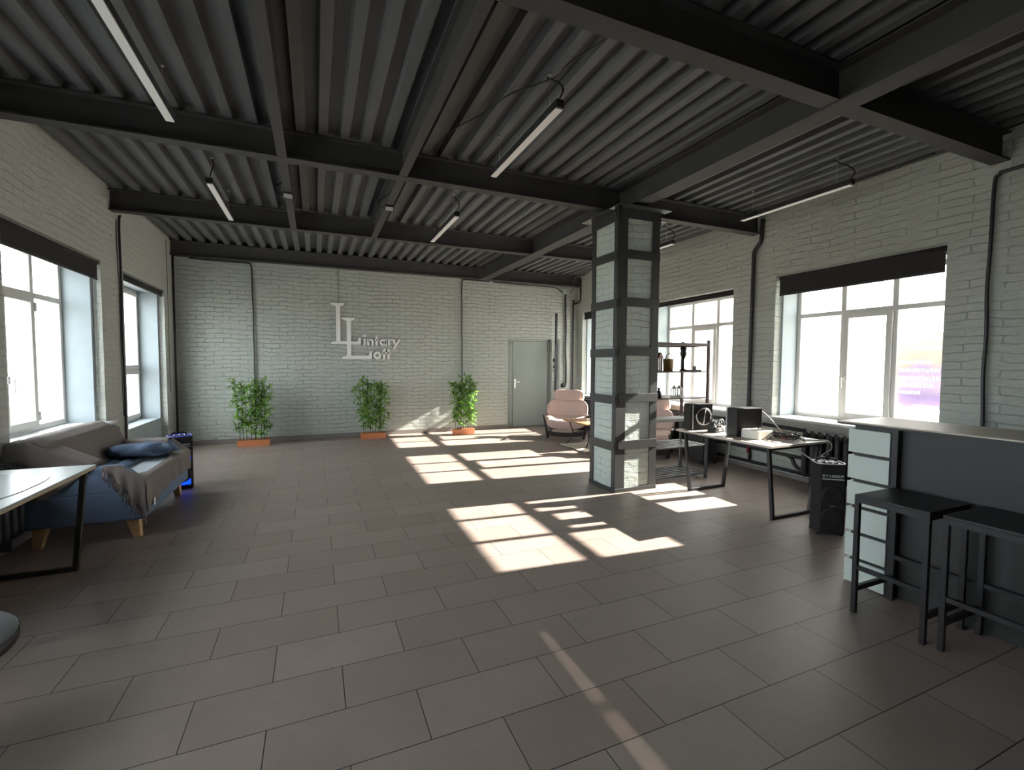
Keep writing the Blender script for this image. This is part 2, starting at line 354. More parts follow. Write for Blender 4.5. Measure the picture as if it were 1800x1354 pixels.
M['spk'] = mat('black speaker vinyl', (42, 41, 42), .8, spec=.2, var=.1, bump=.3, bs=200)
M['spkgrille'] = mat('black speaker grille', (26, 25, 26), .6, var=.2, vs=200, bump=.6, bs=300)
M['rubber'] = mat('black rubber', (20, 20, 21), .45)
M['silver'] = mat('silver plastic', (176, 178, 180), .35, metal=.6, var=.03)
M['blueled'] = mat('blue led panel', (20, 60, 220), .4, emit=(10, 60, 255), es=.9)
M['rimblue'] = mat('blue tinted rim', (96, 98, 170), .4, emit=(60, 70, 200), es=.12)
M['letter'] = mat('printed white lettering', (200, 200, 198), .5, var=.02)
M['creambox'] = mat('cream plastic', (222, 216, 204), .45, var=.04)
M['cable'] = mat('black cable', (28, 26, 27), .5)
M['cablebrown'] = mat('orange brown cable', (150, 84, 50), .5)
M['cablegrey'] = mat('grey cable', (170, 166, 164), .5)
M['red'] = mat('red plastic', (150, 34, 38), .4)
M['barboard'] = mat('charcoal bar panel', (43, 43, 42), .55, var=.06, bump=.15, bs=60)
M['bartop'] = wood('sand laminate bar top', (176, 166, 150), (192, 184, 168), .4, 3, 1)
M['slat'] = mat('sage painted slat', (190, 200, 192), .55, var=.05, bump=.2, bs=40)
M['stool'] = mat('black stool paint', (26, 25, 28), .42, var=.12, bump=.2, bs=90)
M['stooltop'] = mat('black stained seat board', (30, 27, 28), .42, var=.15)
M['roundseat'] = mat('slate grey seat', (104, 108, 108), .6, var=.06)
M['diff'] = mat('unlit white lamp diffuser', (232, 232, 230), .5, var=.02)
M['asphalt'] = mat('outdoor paving', (170, 168, 160), .9, var=.1, vs=1)
M['bucket'] = mat('straw coloured bucket', (176, 150, 92), .7, var=.12, vs=20)
M['hut'] = mat('red brown carved wood', (110, 64, 52), .6)
M['lantern'] = mat('white enamel lantern', (206, 208, 204), .45, var=.05)
M['bottle'] = mat('dark glazed vase', (48, 46, 58), .25)
M['galv'] = mat('dull grey post', (120, 124, 120), .55)
M['orange'] = mat('dark red glass', (90, 30, 34), .2)
M['banner'] = banner_mat()

# ================================================================== SETTING
def layer(mb, x0, x1, Y, Z, ops):
    ys = sorted(set([Y[0], Y[1]]+[v for o in ops for v in o[:2]]))
    for a, b in zip(ys, ys[1:]):
        o = [q for q in ops if q[0] <= a+1e-6 and q[1] >= b-1e-6]
        if not o: mb.box(x0, x1, a, b, Z[0], Z[1])
        else:
            q = o[0]; mb.box(x0, x1, a, b, Z[0], q[2]); mb.box(x0, x1, a, b, q[3], Z[1])
YB = -4.2; YF = 9.72; ZC = 3.57
fl = struct(obj('floor', MB().box(-2.8, 6.6, YB-.3, YF+.5, -.2, 0), M['floor']))
# left wall: outer step then inner reveal
L1 = [(4.93, 6.77, .79, 2.65), (7.45, 9.19, .16, 2.65), (2.41, 4.25, .79, 2.65), (-.11, 1.73, .79, 2.65)]
L2 = [(4.98, 6.72, .79, 2.60), (7.50, 9.14, .573, 2.60), (2.46, 4.20, .79, 2.60), (-.06, 1.68, .79, 2.60)]
mb = MB(); layer(mb, -2.335, -2.25, (YB, YF), (0, 3.64), L1); wl = struct(obj('wall_left', mb, M['wall_soft']))
mb = MB(); layer(mb, -2.72, -2.335, (YB, YF+.3), (0, 3.64), L2); struct(obj('trim_1', mb, M['reveal']))
# right wall (skew frame)
R1 = [(2.53, 4.39, .78, 2.69), (5.09, 7.01, .78, 2.63), (7.64, 9.51, .73, 2.71), (-.02, 1.9, .78, 2.69), (-2.6, -.7, .78, 2.69)]
R2 = [(2.56, 4.36, .78, 2.60), (5.12, 6.98, .78, 2.60), (7.67, 9.48, .73, 2.60), (.01, 1.87, .78, 2.61), (-2.57, -.73, .78, 2.60)]
mb = MB(M=RWM); layer(mb, 5.74, 5.86, (YB-.3, YF+.02), (0, 3.64), R1); struct(obj('wall_right', mb, M['wall_right']))
mb = MB(M=RWM); layer(mb, 5.86, 6.24, (YB-.3, YF+.35), (0, 3.64), R2); struct(obj('trim_2', mb, M['reveal']))
# far wall with door recess
mb = MB(); DX0, DX1, DZ = 4.04, 5.17, 2.05
mb.box(-2.72, DX0, YF, YF+.35, 0, 3.64); mb.box(DX1, 5.895, YF, YF+.35, 0, 3.64); mb.box(DX0, DX1, YF, YF+.35, DZ, 3.64); mb.box(DX0, DX1, YF+.2, YF+.35, 0, DZ)
struct(obj('wall_far', mb, M['wall']))
mb = MB(); mb.box(-2.72, 6.3, YB-.3, YB, 0, 3.64); struct(obj('wall_back', mb, M['barboard']))
# trapezoidal steel deck ceiling, ribs along y
mb = MB(); per = .1875; xs = []; x = .19-per*14.5
prof = []
k = 0
x0 = .19-per*13.5-per/2
while x0 < 6.3:
    c = x0+per/2
    prof += [(c-.050, ZC+.070), (c-.036, ZC), (c+.036, ZC), (c+.050, ZC+.070)]
    x0 += per
A = [mb.v((px_, YB, pz)) for px_, pz in prof]; B = [mb.v((px_, YF+.3, pz)) for px_, pz in prof]
for i in range(len(prof)-1): mb.face([A[i], A[i+1], B[i+1], B[i]])
struct(obj('ceiling', mb, M['deck'], solid=.003))
struct(obj('trim_3', MB().box(-2.72, 6.6, YB-.3, YF+.35, 3.641, 3.8), M['deck']))   # slab over the deck
# skirting
struct(obj('baseboard_far', MB().box(-2.25, DX0-.02, YF-.015, YF, 0, .085), M['skirt'], bev=.003))
struct(obj('baseboard_right', MB(M=RWM).box(5.722, 5.74, 2.2, YF-.02, 0, .05), M['skirt'], bev=.003))
struct(obj('baseboard_left', MB().box(-2.25, -2.235, YB, YF, 0, .085), M['skirt'], bev=.003))
# ground outside
g = tag(obj('pavement', MB().box(-70, 70, -60, 70, -.55, -.35), M['asphalt']), 'pale paving outdoors beyond the windows', 'pavement'); g['kind'] = 'structure'

# ---- doors
d = bpy.data.objects.new('door_1', None); C.objects.link(d); d.location = (DX0+.56, YF+.1, 0); struct(d)
obj('door_frame', MB().box(DX0, DX0+.045, YF+.09, YF+.16, 0, DZ).box(DX1-.06, DX1, YF+.09, YF+.16, 0, DZ).box(DX0, DX1, YF+.09, YF+.16, DZ-.05, DZ), M['door'], d, bev=.004, w=True)
lf = obj('narrow_leaf', MB().box(DX0+.05, DX0+.16, YF+.105, YF+.15, .01, DZ-.055), M['door'], d, bev=.004, w=True)
lf2 = obj('door_leaf', MB().box(DX0+.168, DX1-.065, YF+.10, YF+.15, .01, DZ-.055), M['door'], d, bev=.004, w=True)
h = MB(); h.box(DX0+.20, DX0+.235, YF+.09, YF+.10, .90, 1.12); h.bar((DX0+.218, YF+.09, 1.05), (DX0+.218, YF+.045, 1.05), .016, .016); h.bar((DX0+.21, YF+.05, 1.05), (DX0+.33, YF+.05, 1.05), .018, .014)
obj('door_handle', h, M['chrome'], lf2, bev=.003, w=True)
obj('door_closer_bolt', MB().lathe([(.001, 0), (.022, 0), (.022, .02), (.001, .024)], (DX0+.11, YF+.08, 1.93), 16, 'Y'), M['chrome'], d, w=True)
obj('floor_bolt', MB().lathe([(.001, 0), (.018, 0), (.018, .02), (.001, .024)], (DX0+.11, YF+.08, .09), 16, 'Y'), M['chrome'], d, w=True)

# ---- windows.  X(face) and inward direction sx (-1: room lies toward -x)
def window(n, y0, y1, z0, z1, xf, sx, MM, kind='A', hy=1, tz=2.15):
    e = bpy.data.objects.new('window_%d' % n, None); C.objects.link(e); struct(e)
    e.location = (MM @ Vector((xf, (y0+y1)/2, z0))) if MM is not None else Vector((xf, (y0+y1)/2, z0))
    dp = -sx*.065; cy = (y0+y1)/2
    def bx(mb, a, b, c, d_, x0=0, x1=1): mb.box(min(xf+dp*x0, xf+dp*x1), max(xf+dp*x0, xf+dp*x1), a, b, c, d_)
    fr = MB(M=MM); w = .052
    bx(fr, y0, y0+w, z0, z1); bx(fr, y1-w, y1, z0, z1); bx(fr, y0+w, y1-w, z1-w, z1); bx(fr, y0+w, y1-w, z0, z0+w)
    if kind == 'A':
        m1, m2 = cy-.285, cy+.285
        for m in (m1, m2): bx(fr, m-.03, m+.03, z0+w, z1-w)
        for a, b in ((y0+w, m1-.03), (m1+.03, m2-.03), (m2+.03, y1-w)): bx(fr, a, b, tz-.028, tz+.028)
        obj('window_frame', fr, M['white'], e, bev=.005, w=True)
        sa = MB(M=MM); a, b, c, d_ = m1+.015, m2-.015, z0+w-.01, tz-.018; s = .062
        bx(sa, a, a+s, c, d_, -.35, .9); bx(sa, b-s, b, c, d_, -.35, .9); bx(sa, a+s, b-s, d_-s, d_, -.35, .9); bx(sa, a+s, b-s, c, c+s, -.35, .9)
        so = obj('sash', sa, M['white'], e, bev=.006, w=True)
        yy = b-s/2 if hy > 0 else a+s/2; xx = xf+sx*.03; hz = 1.32
        ha = MB(M=MM); ha.box(min(xx, xx+sx*.012), max(xx, xx+sx*.012), yy-.014, yy+.014, hz-.035, hz+.035)
        ha.bar((xx+sx*.01, yy, hz), (xx+sx*.045, yy, hz), .014, .014); ha.bar((xx+sx*.042, yy, hz+.008), (xx+sx*.042, yy, hz-.12), .018, .012)
        obj('window_handle', ha, M['white'], so, bev=.003, w=True)
        yh = a if hy > 0 else b
        for z in (c+.1, d_-.1): obj('hinge', MB(M=MM).cbox((xx-sx*.005, yh, z), (.02, .02, .09)), M['white'], so, bev=.003, w=True)
        gl = MB(M=MM)
        for p, q in ((y0+w-.01, m1-.02), (m1+.02, m2-.02), (m2+.02, y1-w+.01)):
            bx(gl, p, q, tz+.02, z1-w+.01, .45, .53); bx(gl, p, q, z0+w-.01, tz-.02, .45, .53)
    else:
        m = cy-.12; bx(fr, m-.035, m+.035, z0+w, z1-w)
        for p, q in ((y0+w, m-.035), (m+.035, y1-w)): bx(fr, p, q, 1.33, 1.395)
        obj('window_frame', fr, M['white'], e, bev=.005, w=True)
        sa = MB(M=MM); a, b, s = m+.02, y1-w+.02, .055
        for c, d_ in ((z0+w-.01, 1.345), (1.38, z1-w+.01)):
            bx(sa, a, a+s, c, d_, -.3, .9); bx(sa, b-s, b, c, d_, -.3, .9); bx(sa, a+s, b-s, d_-s, d_, -.3, .9); bx(sa, a+s, b-s, c, c+s, -.3, .9)
        obj('sash', sa, M['white'], e, bev=.006, w=True)
        gl = MB(M=MM)
        for p, q in ((y0+w-.01, m-.02), (m+.02, y1-w+.01)): bx(gl, p, q, z0+w-.01, z1-w+.01, .45, .53)
    go = obj('glass_pane', gl, M['glass'], e, w=True)
    return e
window(1, 2.56, 4.36, .79, 2.60, 6.14, -1, RWM)
window(2, 5.12, 6.98, .79, 2.60, 6.14, -1, RWM)
window(3, 7.67, 9.48, .74, 2.60, 6.14, -1, RWM)
window(4, .01, 1.87, .79, 2.61, 6.14, -1, RWM)
window(5, -2.57, -.73, .79, 2.60, 6.14, -1, RWM)
window(6, 4.98, 6.72, .80, 2.60, -2.585, 1, None, hy=-1)
window(7, 7.50, 9.14, .575, 2.60, -2.60, 1, None, kind='B')
window(8, 2.46, 4.20, .80, 2.60, -2.585, 1, None, hy=-1)
window(9, -.06, 1.68, .80, 2.60, -2.585, 1, None, hy=-1)

# ---- window sills (loose boards)
def sill(y0, y1, z, x0, x1, MM, label):
    c = MM @ Vector(((x0+x1)/2, (y0+y1)/2, z)) if MM is not None else Vector(((x0+x1)/2, (y0+y1)/2, z))
    t = thing('window_sill', label, 'window sill', c)
    obj('sill_board', MB(M=MM).box(x0, x1, y0, y1, z-.022, z+.008), M['sill'], t, bev=.004, w=True)
sill(2.47, 4.44, .785, 5.66, 6.14, RWM, 'white window sill above the black radiator, right of the pillar')
sill(5.02, 7.06, .785, 5.67, 6.14, RWM, 'white window sill behind the metal shelving rack')
sill(7.6, 9.55, .735, 5.68, 6.14, RWM, 'white window sill at the far right corner by the armchair')
sill(4.86, 6.93, .785, -2.585, -2.19, None, 'white window sill just above the draped sofa')
sill(2.34, 4.32, .785, -2.585, -2.19, None, 'white window sill left of the sofa, past the photo edge')

# ---- roller blinds
def blind(y0, y1, zt, zb, x, sx, MM, label, chain=1, open_=True):
    c = MM @ Vector((x, (y0+y1)/2, zt)) if MM is not None else Vector((x, (y0+y1)/2, zt))
    t = thing('roller_blind', label, 'roller blind', c, group='black roller blinds')
    del t['group']
    obj('roller', MB(M=MM).tube([(x, y0+.01, zt-.035), (x, y1-.01, zt-.035)], .027, 14), M['blind'], t, w=True)
    obj('fabric', MB(M=MM).box(x+sx*.018-.001, x+sx*.018+.001, y0+.02, y1-.02, zb, zt-.03), M['blind'], t, w=True)
    obj('bottom_bar', MB(M=MM).box(x+sx*.018-.006, x+sx*.018+.006, y0+.02, y1-.02, zb-.022, zb+.002), M['black'], t, bev=.002, w=True)
    cy = y1-.012 if chain > 0 else y0+.012
    b = MB(M=MM); b.tube([(x-.02, cy, zt-.03)]+[(x-.02, cy, zt-.03-k*.2) for k in range(1, 7)]+smooth([(x-.02, cy, 1.15), (x, cy, 1.06), (x+.03, cy, 1.15)], 4)+[(x+.03, cy, zt-.03-k*.2) for k in range(6, -1, -1)], .0022, 5)
    obj('bead_chain', b, M['silver'], t, w=True)
    return t
blind(2.54, 4.38, 2.685, 2.435, 5.80, -1, RWM, 'black roller blind partly lowered over the window with the purple banner')
blind(5.10, 7.00, 2.625, 2.55, 5.80, -1, RWM, 'black roller blind rolled up tight behind the metal shelving rack')
blind(7.65, 9.50, 2.705, 2.55, 5.80, -1, RWM, 'black roller blind in the far right corner, mostly behind the pillar')
blind(.0, 1.89, 2.4985, .81, 6.08, -1, RWM, 'black roller blind pulled down over the window beside the bar')
blind(-2.59, -.71, 2.685, .81, 5.80, -1, RWM, 'black roller blind pulled down behind the camera on the right')
blind(4.94, 6.76, 2.645, 2.44, -2.29, 1, None, 'black roller blind lowered a little over the window above the sofa')
blind(7.46, 9.18, 2.645, 2.56, -2.29, 1, None, 'black roller blind rolled up over the far left window')
blind(2.42, 4.24, 2.645, 2.44, -2.29, 1, None, 'black roller blind on the left window nearest the camera')

# ---- banner outside window 1
c = rw(6.42, 2.92, 1.0)
t = thing('banner', 'translucent purple and beige printed banner hung outside the right window pane', 'banner', c)
obj('banner_sheet', MB(M=RWM).box(6.42, 6.424, 2.52, 3.32, 1.0, 1.86), M['banner'], t, w=True)
random.seed(5)
for y0, y1, z, hh in ((2.62, 3.12, 1.77, .05), (2.62, 3.16, 1.665, .055), (2.92, 3.28, 1.50, .05), (2.86, 3.29, 1.41, .05), (2.78, 3.29, 1.32, .05), (2.95, 3.29, 1.235, .05), (3.05, 3.28, 1.155, .045), (2.62, 3.1, 1.02, .02)):
    y = y1; tx = MB(M=RWM)
    while y > y0:
        wd = random.uniform(.016, .034); tx.box(6.414, 6.418, y-wd, y, z, z+hh*random.uniform(.75, 1)); y -= wd+.007
    obj('printed_lettering', tx, M['paper'], t, w=True)

# ================================================================== STEEL BEAMS
BX = 3.425
def ibeam(axis, a0, a1, c, w, h, zb, label, tf=.012, tw=.012):
    mid = (a0+a1)/2; loc = (mid, c, zb) if axis == 'x' else (c, mid, zb)
    mb = MB()
    def b(u0, u1, z0, z1):
        if axis == 'x': mb.box(a0, a1, c+u0, c+u1, z0, z1)
        else: mb.box(c+u0, c+u1, a0, a1, z0, z1)
    b(-w/2, w/2, zb, zb+tf); b(-w/2, w/2, zb+h-tf, zb+h)
    if axis == 'x':
        e0, e1 = (.08, 0) if abs(a0-BX) < .2 else (0, .08)
        mb.box(a0-e0, a1+e1, c-tw/2, c+tw/2, zb+tf, zb+h-tf)
    else: b(-tw/2, tw/2, zb+tf, zb+h-tf)
    o = obj('steel_beam', mb, M['beam'])
    for v in o.data.vertices: v.co -= Vector(loc)
    o.location = loc; tag(o, label, 'beam'); return o
BX = 3.425
ibeam('x', -2.3, BX-.1, 2.175, .13, .25, 3.31, 'dark steel beam across the room nearest the camera, left of the long beam')
ibeam('x', BX+.1, 5.72, 2.175, .13, .25, 3.31, 'dark steel beam stub from the long beam to the right wall, nearest the camera')
ibeam('x', -2.3, BX-.1, 4.71, .13, .25, 3.31, 'dark steel beam from the left wall to the top of the brick pillar')
ibeam('x', BX+.1, 5.78, 4.71, .13, .25, 3.31, 'dark steel beam from the pillar top to the right wall')
ibeam('x', -2.3, BX-.1, 7.12, .13, .25, 3.31, 'dark steel beam behind the pillar, second before the far wall')
ibeam('x', BX+.1, 5.85, 7.12, .13, .25, 3.31, 'dark steel beam behind the pillar reaching the right wall')
ibeam('x', -2.3, BX-.1, 9.63, .14, .25, 3.31, 'dark steel beam along the top of the far wall above the sign')
ibeam('x', BX+.1, 5.85, 9.63, .14, .25, 3.31, 'dark steel beam along the far wall above the door')
ibeam('x', -2.3, BX-.1, -.36, .13, .25, 3.31, 'dark steel beam just behind the camera')
ibeam('y', YB, 9.54, BX, .19, .262, 3.30, 'long dark steel beam running the depth of the room over the pillar')
for (c, nm) in ((-.245, 'left'), (.815, 'right')):
    for a0, a1, wh in ((2.245, 4.64, 'in the nearest bay'), (4.78, 7.05, 'in the bay with the small floodlight')):
        ibeam('y', a0, a1, c, .078, .25, 3.312, 'narrow dark secondary beam %s, %s of the pair' % (wh, nm), .008, .008)

# ================================================================== BRICK COLUMN
CX0, CX1, CY0, CY1 = 3.155, 3.745, 4.37, 4.90
t = thing('brick_pillar', 'painted brick pillar caged in charcoal steel angles, mid room right of centre', 'pillar', ((CX0+CX1)/2, (CY0+CY1)/2, 0))
bm_ = MB(); bm_.box(CX0+.012, CX1-.012, CY0+.012, CY1-.012, 0, 3.29); obj('brick_core', bm_, M['colbrick'], t, w=True)
th_ = .011
for (x, sx) in ((CX0, 1), (CX1, -1)):
    for (y, sy) in ((CY0, 1), (CY1, -1)):
        ax = .135 if sx > 0 else .105; ay = .075
        m_ = MB(); m_.box(min(x, x+sx*ax), max(x, x+sx*ax), min(y, y+sy*th_), max(y, y+sy*th_), 0, 3.28)
        m_.box(min(x, x+sx*th_), max(x, x+sx*th_), min(y+sy*th_, y+sy*ay), max(y+sy*th_, y+sy*ay), 0, 3.28)
        obj('corner_angle', m_, M['colsteel'], t, bev=.002, w=True)
for z in (2.74, 2.20, 1.637, 1.096, .552):
    m_ = MB(); hh = .05; e = .01
    m_.box(CX0+.035, CX1, CY0-e, CY0, z-hh, z+hh); m_.box(CX0+.035, CX1, CY1, CY1+e, z-hh, z+hh)
    z -= .02
    m_.box(CX0-e, CX0, CY0+.01, CY1, z-hh, z+hh); m_.box(CX1, CX1+e, CY0+.01, CY1, z-hh, z+hh)
    obj('strap_band', m_, M['colsteel'], t, bev=.002, w=True)
m_ = MB()
m_.box(CX0+.03, CX1, CY0-.012, CY0, 3.14, 3.25); m_.box(CX0-.012, CX0, CY0+.03, CY1, 3.10, 3.21); m_.box(CX1, CX1+.012, CY0, CY1, 3.12, 3.23); m_.box(CX0, CX1, CY1, CY1+.012, 3.12, 3.23)
m_.box(CX0+.03, CX1+.07, CY0-.12, CY0, 3.25, 3.26); m_.box(CX0-.12, CX0, CY0+.03, CY1+.07, 3.21, 3.22); m_.box(CX1, CX1+.11, CY0+.001, CY1, 3.17, 3.18)
obj('capital_angle', m_, M['colsteel'], t, bev=.002, w=True)
m_ = MB(); m_.box(CX0, CX1, CY0-.01, CY0, 0, .045); m_.box(CX0-.01, CX0, CY0, CY1, 0, .045); m_.box(CX1, CX1+.01, CY0, CY1, 0, .045); m_.box(CX0, CX1, CY1, CY1+.01, 0, .045)
obj('base_angle', m_, M['colsteel'], t, bev=.002, w=True)

# ================================================================== SUSPENDED LAMPS
def lamp(x, y0, y1, z, label, cable_end=0):
    ln = y1-y0
    t = thing('linear_lamp', label, 'lamp', (x, (y0+y1)/2, z))
    m_ = MB(); m_.box(-.03, .03, -ln/2, ln/2, .006, .06); obj('lamp_housing', m_, M['black'], t, bev=.003)
    obj('lamp_diffuser', MB().box(-.026, .026, -ln/2+.012, ln/2-.012, -.002, .006), M['diff'], t)
    for yy in (-ln*.38, ln*.38):
        hw = obj('hanging_wire', MB().tube([(0, yy, .06), (0, yy, ZC-z)], .0018, 5), M['silver'], t)
        obj('ceiling_cup', MB().lathe([(.001, 0), (.012, 0), (.012, .012), (.001, .016)], (0, yy, ZC-z-.016), 10), M['silver'], hw)
    if cable_end:
        s = cable_end; m_ = MB()
        m_.tube(smooth([(.0, s*(-ln/2+.03), .06), (.02, s*(-ln/2+.0), .12), (.03, s*(-ln/2+.06), .2), (.0, s*(-ln/2+.2), ZC-z-.01)], 5), .007, 6)
        obj('power_cable', m_, M['cable'], t)
    return t
LZ = 3.25
lamp(-.95, 2.86, 4.18, LZ, 'unlit white strip lamp hanging top left, nearest the camera')
lamp(1.575, 2.87, 4.17, LZ, 'unlit white strip lamp hanging near top centre, with a looping black cable', 1)
lamp(-.935, 5.44, 6.74, LZ, 'unlit white strip lamp above and beyond the sofa, left of the floodlights', 1)
lamp(1.595, 5.44, 6.74, LZ, 'unlit white strip lamp right of the two small floodlights', 1)
lamp(4.85, 2.92, 4.20, LZ, 'unlit white strip lamp along the right wall above the bannered window', 1)
lamp(4.86, 5.38, 6.66, LZ, 'unlit white strip lamp partly hidden just right of the pillar top', 1)
o = obj('ceiling_cable', MB().tube(smooth([(1.72, 2.55, 3.55), (1.62, 2.85, 3.54), (1.60, 3.0, 3.53), (1.40, 3.35, 3.55), (1.30, 3.7, 3.55), (1.12, 4.1, 3.54), (1.1, 4.62, 3.55)], 6), .006, 6), M['cable']); tag(o, 'black cable clipped under the ceiling deck beside the centre strip lamp', 'cable')
o = obj('ceiling_cable', MB().tube(smooth([(4.9, 2.5, 3.56), (4.86, 3.0, 3.55), (4.93, 3.4, 3.56), (5.0, 4.0, 3.55), (5.1, 4.6, 3.56)], 6), .006, 6), M['cable']); tag(o, 'black cable under the ceiling deck above the right wall lamp', 'cable')
o = obj('ceiling_cable', MB().tube(smooth([(5.55, 2.6, 3.545), (5.6, 3.0, 3.56), (5.58, 3.5, 3.54), (5.62, 4.0, 3.56), (5.6, 4.6, 3.55)], 6), .007, 6), M['cable']); tag(o, 'thick black cable tucked along the top edge of the right wall', 'cable')
# floodlights under the secondary beams
def flood(x, y, label, rz):
    t = thing('floodlight', label, 'floodlight', (x, y, 3.312), rz)
    obj('light_body', MB().box(-.048, .048, -.02, .025, -.070, -.018), M['black'], t, bev=.005)
    fm = MB(); 
    obj('light_face', MB().box(-.042, .042, -.025, -.0201, -.066, -.023), M['diff'], t, bev=.002)
    b = MB(); b.bar((-.044, .005, -.03), (-.044, .005, -.004), .008, .02); b.bar((.044, .005, -.03), (.044, .005, -.004), .008, .02); b.box(-.048, .048, -.01, .02, -.008, -.0)
    obj('bracket', b, M['black'], t)
    obj('lead', MB().tube(smooth([(-.03, .03, -.04), (-.1, .06, .0), (-.12, .1, .07), (-.05, .14, .13), (.0, .16, .2)], 5), .006, 6), M['cable'], t)
    return t
flood(-.245, 5.58, 'small black floodlight with white face under the left narrow beam', .15)
flood(.815, 5.56, 'small black floodlight with white face under the right narrow beam, looping lead', -.1)

# ================================================================== SIGN
YS = YF-.045
f = lambda a, b, d: (a, d, b)
def signobj(name, parent, fn, y0=YS, y1=YS+.03):
    m_ = MB(); fn(m_, y0, y1); return obj(name, m_, M['sign'], parent, bev=.002, w=True)
t = thing('wall_sign', 'white raised loft name sign with two tall serif letters on the far brick wall', 'sign', (.9, YF-.03, 1.53))
def bigL(m_, y0, y1, x, zt, zb, xr, zs):
    w = .078; st = .15
    m_.prism([(x-.095, zt), (x+.15, zt), (x+.15, zt-.035), (x+.078, zt-.065), (x, zt-.065), (x-.095, zt-.035)], y0, y1, f)
    m_.prism([(x, zt-.065), (x+w, zt-.065), (x+w, zb+.065), (x, zb+.065)], y0, y1, f)
    m_.prism([(x-.095, zb), (xr, zb), (xr, zb+.065), (x, zb+.065), (x-.095, zb+.035)], y0, y1, f)
    m_.prism([(xr-.062, zb+.065), (xr, zb+.065), (xr, zs), (xr-.045, zs)], y0, y1, f)
signobj('tall_letter', t, lambda m_, a, b: bigL(m_, a, b, .385, 2.650, 1.845, .845, 1.985))
signobj('short_letter', t, lambda m_, a, b: bigL(m_, a+.012, b+.012, .582, 2.372, 1.558, 1.057, 1.715))
# small geometric letters: x-height xh, stem w
def letters(m_, s, x, zb, xh, w, y0, y1):
    r = xh/2
    def rect(a, b, c, d): m_.prism([(a, c), (b, c), (b, d), (a, d)], y0, y1, f)
    for ch in s:
        if ch == 'i': rect(x, x+w, zb, zb+xh); m_.ring2(x+w/2, zb+xh*1.42, w*.62, .0008, y0, y1, f, n=16); x += w+.028
        elif ch == 'n':
            ro = xh*.47; rect(x, x+w, zb, zb+xh); m_.ring2(x+ro, zb+xh-ro, ro, ro-w*.95, y0, y1, f, 0, PI*.93, 18); rect(x+2*ro-w*.95, x+2*ro, zb, zb+xh-ro); x += 2*ro+.022
        elif ch == 't': rect(x+.016, x+.016+w, zb, zb+xh*1.42); rect(x-.006, x+.038+w, zb+xh*.72, zb+xh*.98); x += w+.052
        elif ch == 'a': m_.ring2(x+r, zb+r, r, r-w, y0, y1, f); rect(x+2*r-w*.9, x+2*r+.008, zb, zb+xh); x += 2*r+.034
        elif ch == 'o': m_.ring2(x+r, zb+r, r*1.04, r*1.04-w*1.05, y0, y1, f); x += 2*r+.024
        elif ch == 'r': rect(x, x+w, zb, zb+xh); m_.ring2(x+w+.022, zb+xh-.055, .055, .055-w*.85, y0, y1, f, PI*.35, PI*.95, 10); x += w+.045
        elif ch == 'y':
            m_.prism([(x, zb+xh), (x+w*1.1, zb+xh), (x+xh*.62, zb+.015), (x+xh*.42, zb+.0)], y0, y1, f)
            m_.prism([(x+xh*.92, zb+xh), (x+xh*.92+w*1.1, zb+xh), (x+xh*.38, zb-xh*.48), (x+xh*.38-w*1.1, zb-xh*.48)], y0, y1, f); x += xh
        elif ch == 'f':
            rect(x+.016, x+.016+w, zb, zb+xh*1.15); m_.ring2(x+.016+.05, zb+xh*1.15, .05, .05-w, y0, y1, f, PI*.45, PI, 10); rect(x-.006, x+.036+w, zb+xh*.72, zb+xh*.98); x += w+.046
signobj('upper_word', t, lambda m_, a, b: letters(m_, 'intary', .895, 1.83, .135, .040, a, b))
signobj('lower_word', t, lambda m_, a, b: letters(m_, 'oft', 1.083, 1.556, .150, .042, a, b))
obj('sign_wire', MB().tube([(.435, YF-.012, 2.65), (.435, YF-.012, 3.31)], .006, 6), M['galv'], t, w=True)

# ================================================================== WALL CONDUITS
def pipe(name, pts, r, label, m='pipe', cat='pipe', n=10, sm=0):
    pts = smooth(pts, sm) if sm else [Vector(p) for p in pts]
    m_ = MB(); m_.tube(pts, r, n); loc = Vector(pts[-1]); 
    o = obj(name, m_, M[m])
    for v in o.data.vertices: v.co -= loc
    o.location = loc; tag(o, label, cat); return o
random.seed(11)
def wob(p0, p1, n, a):
    p0, p1 = Vector(p0), Vector(p1); return [p0.lerp(p1, k/n)+(Vector((random.uniform(-a, a), random.uniform(-a, a)*.2, 0)) if 0 < k < n else Vector()) for k in range(n+1)]
pipe('conduit', [(-2.0, YF-.03, 3.30), (-1.8, YF-.03, 3.288), (-1.5, YF-.03, 3.285), (-1.12, YF-.03, 3.285), (-1.06, YF-.03, 3.27), (-1.045, YF-.03, 3.2)]+wob((-1.04, YF-.03, 3.0), (-1.02, YF-.03, .6), 9, .006), .013, 'black conduit down the far wall behind the left bamboo plant', sm=3)
pipe('conduit', [(3.58, YF-.03, 3.29), (3.2, YF-.03, 3.295), (3.0, YF-.03, 3.29), (2.95, YF-.03, 3.26), (2.94, YF-.03, 3.15)]+wob((2.935, YF-.03, 3.0), (2.96, YF-.03, .6), 9, .006), .013, 'black conduit down the far wall behind the right bamboo plant', sm=3)
pipe('conduit', [(3.66, YF-.03, 3.30), (3.8, YF-.02, 3.285), (4.6, YF-.03, 3.275), (5.2, YF-.03, 3.27), (5.36, YF-.03, 3.2), (5.44, YF-.03, 3.17)], .012, 'black cable along the wall top above the grey door', sm=5)
pipe('conduit', wob((5.50, YF-.04, 3.12), (5.53, YF-.04, 1.02), 9, .012)+[(5.50, YF-.04, .94)], .022, 'thick black corrugated conduit down the far wall right of the door', sm=3)
o = obj('junction_box', MB().box(5.43, 5.53, YF-.05, YF-.001, 3.13, 3.25), M['slat'], bev=.006); tag(o, 'pale square junction box high on the far wall right corner', 'junction box')
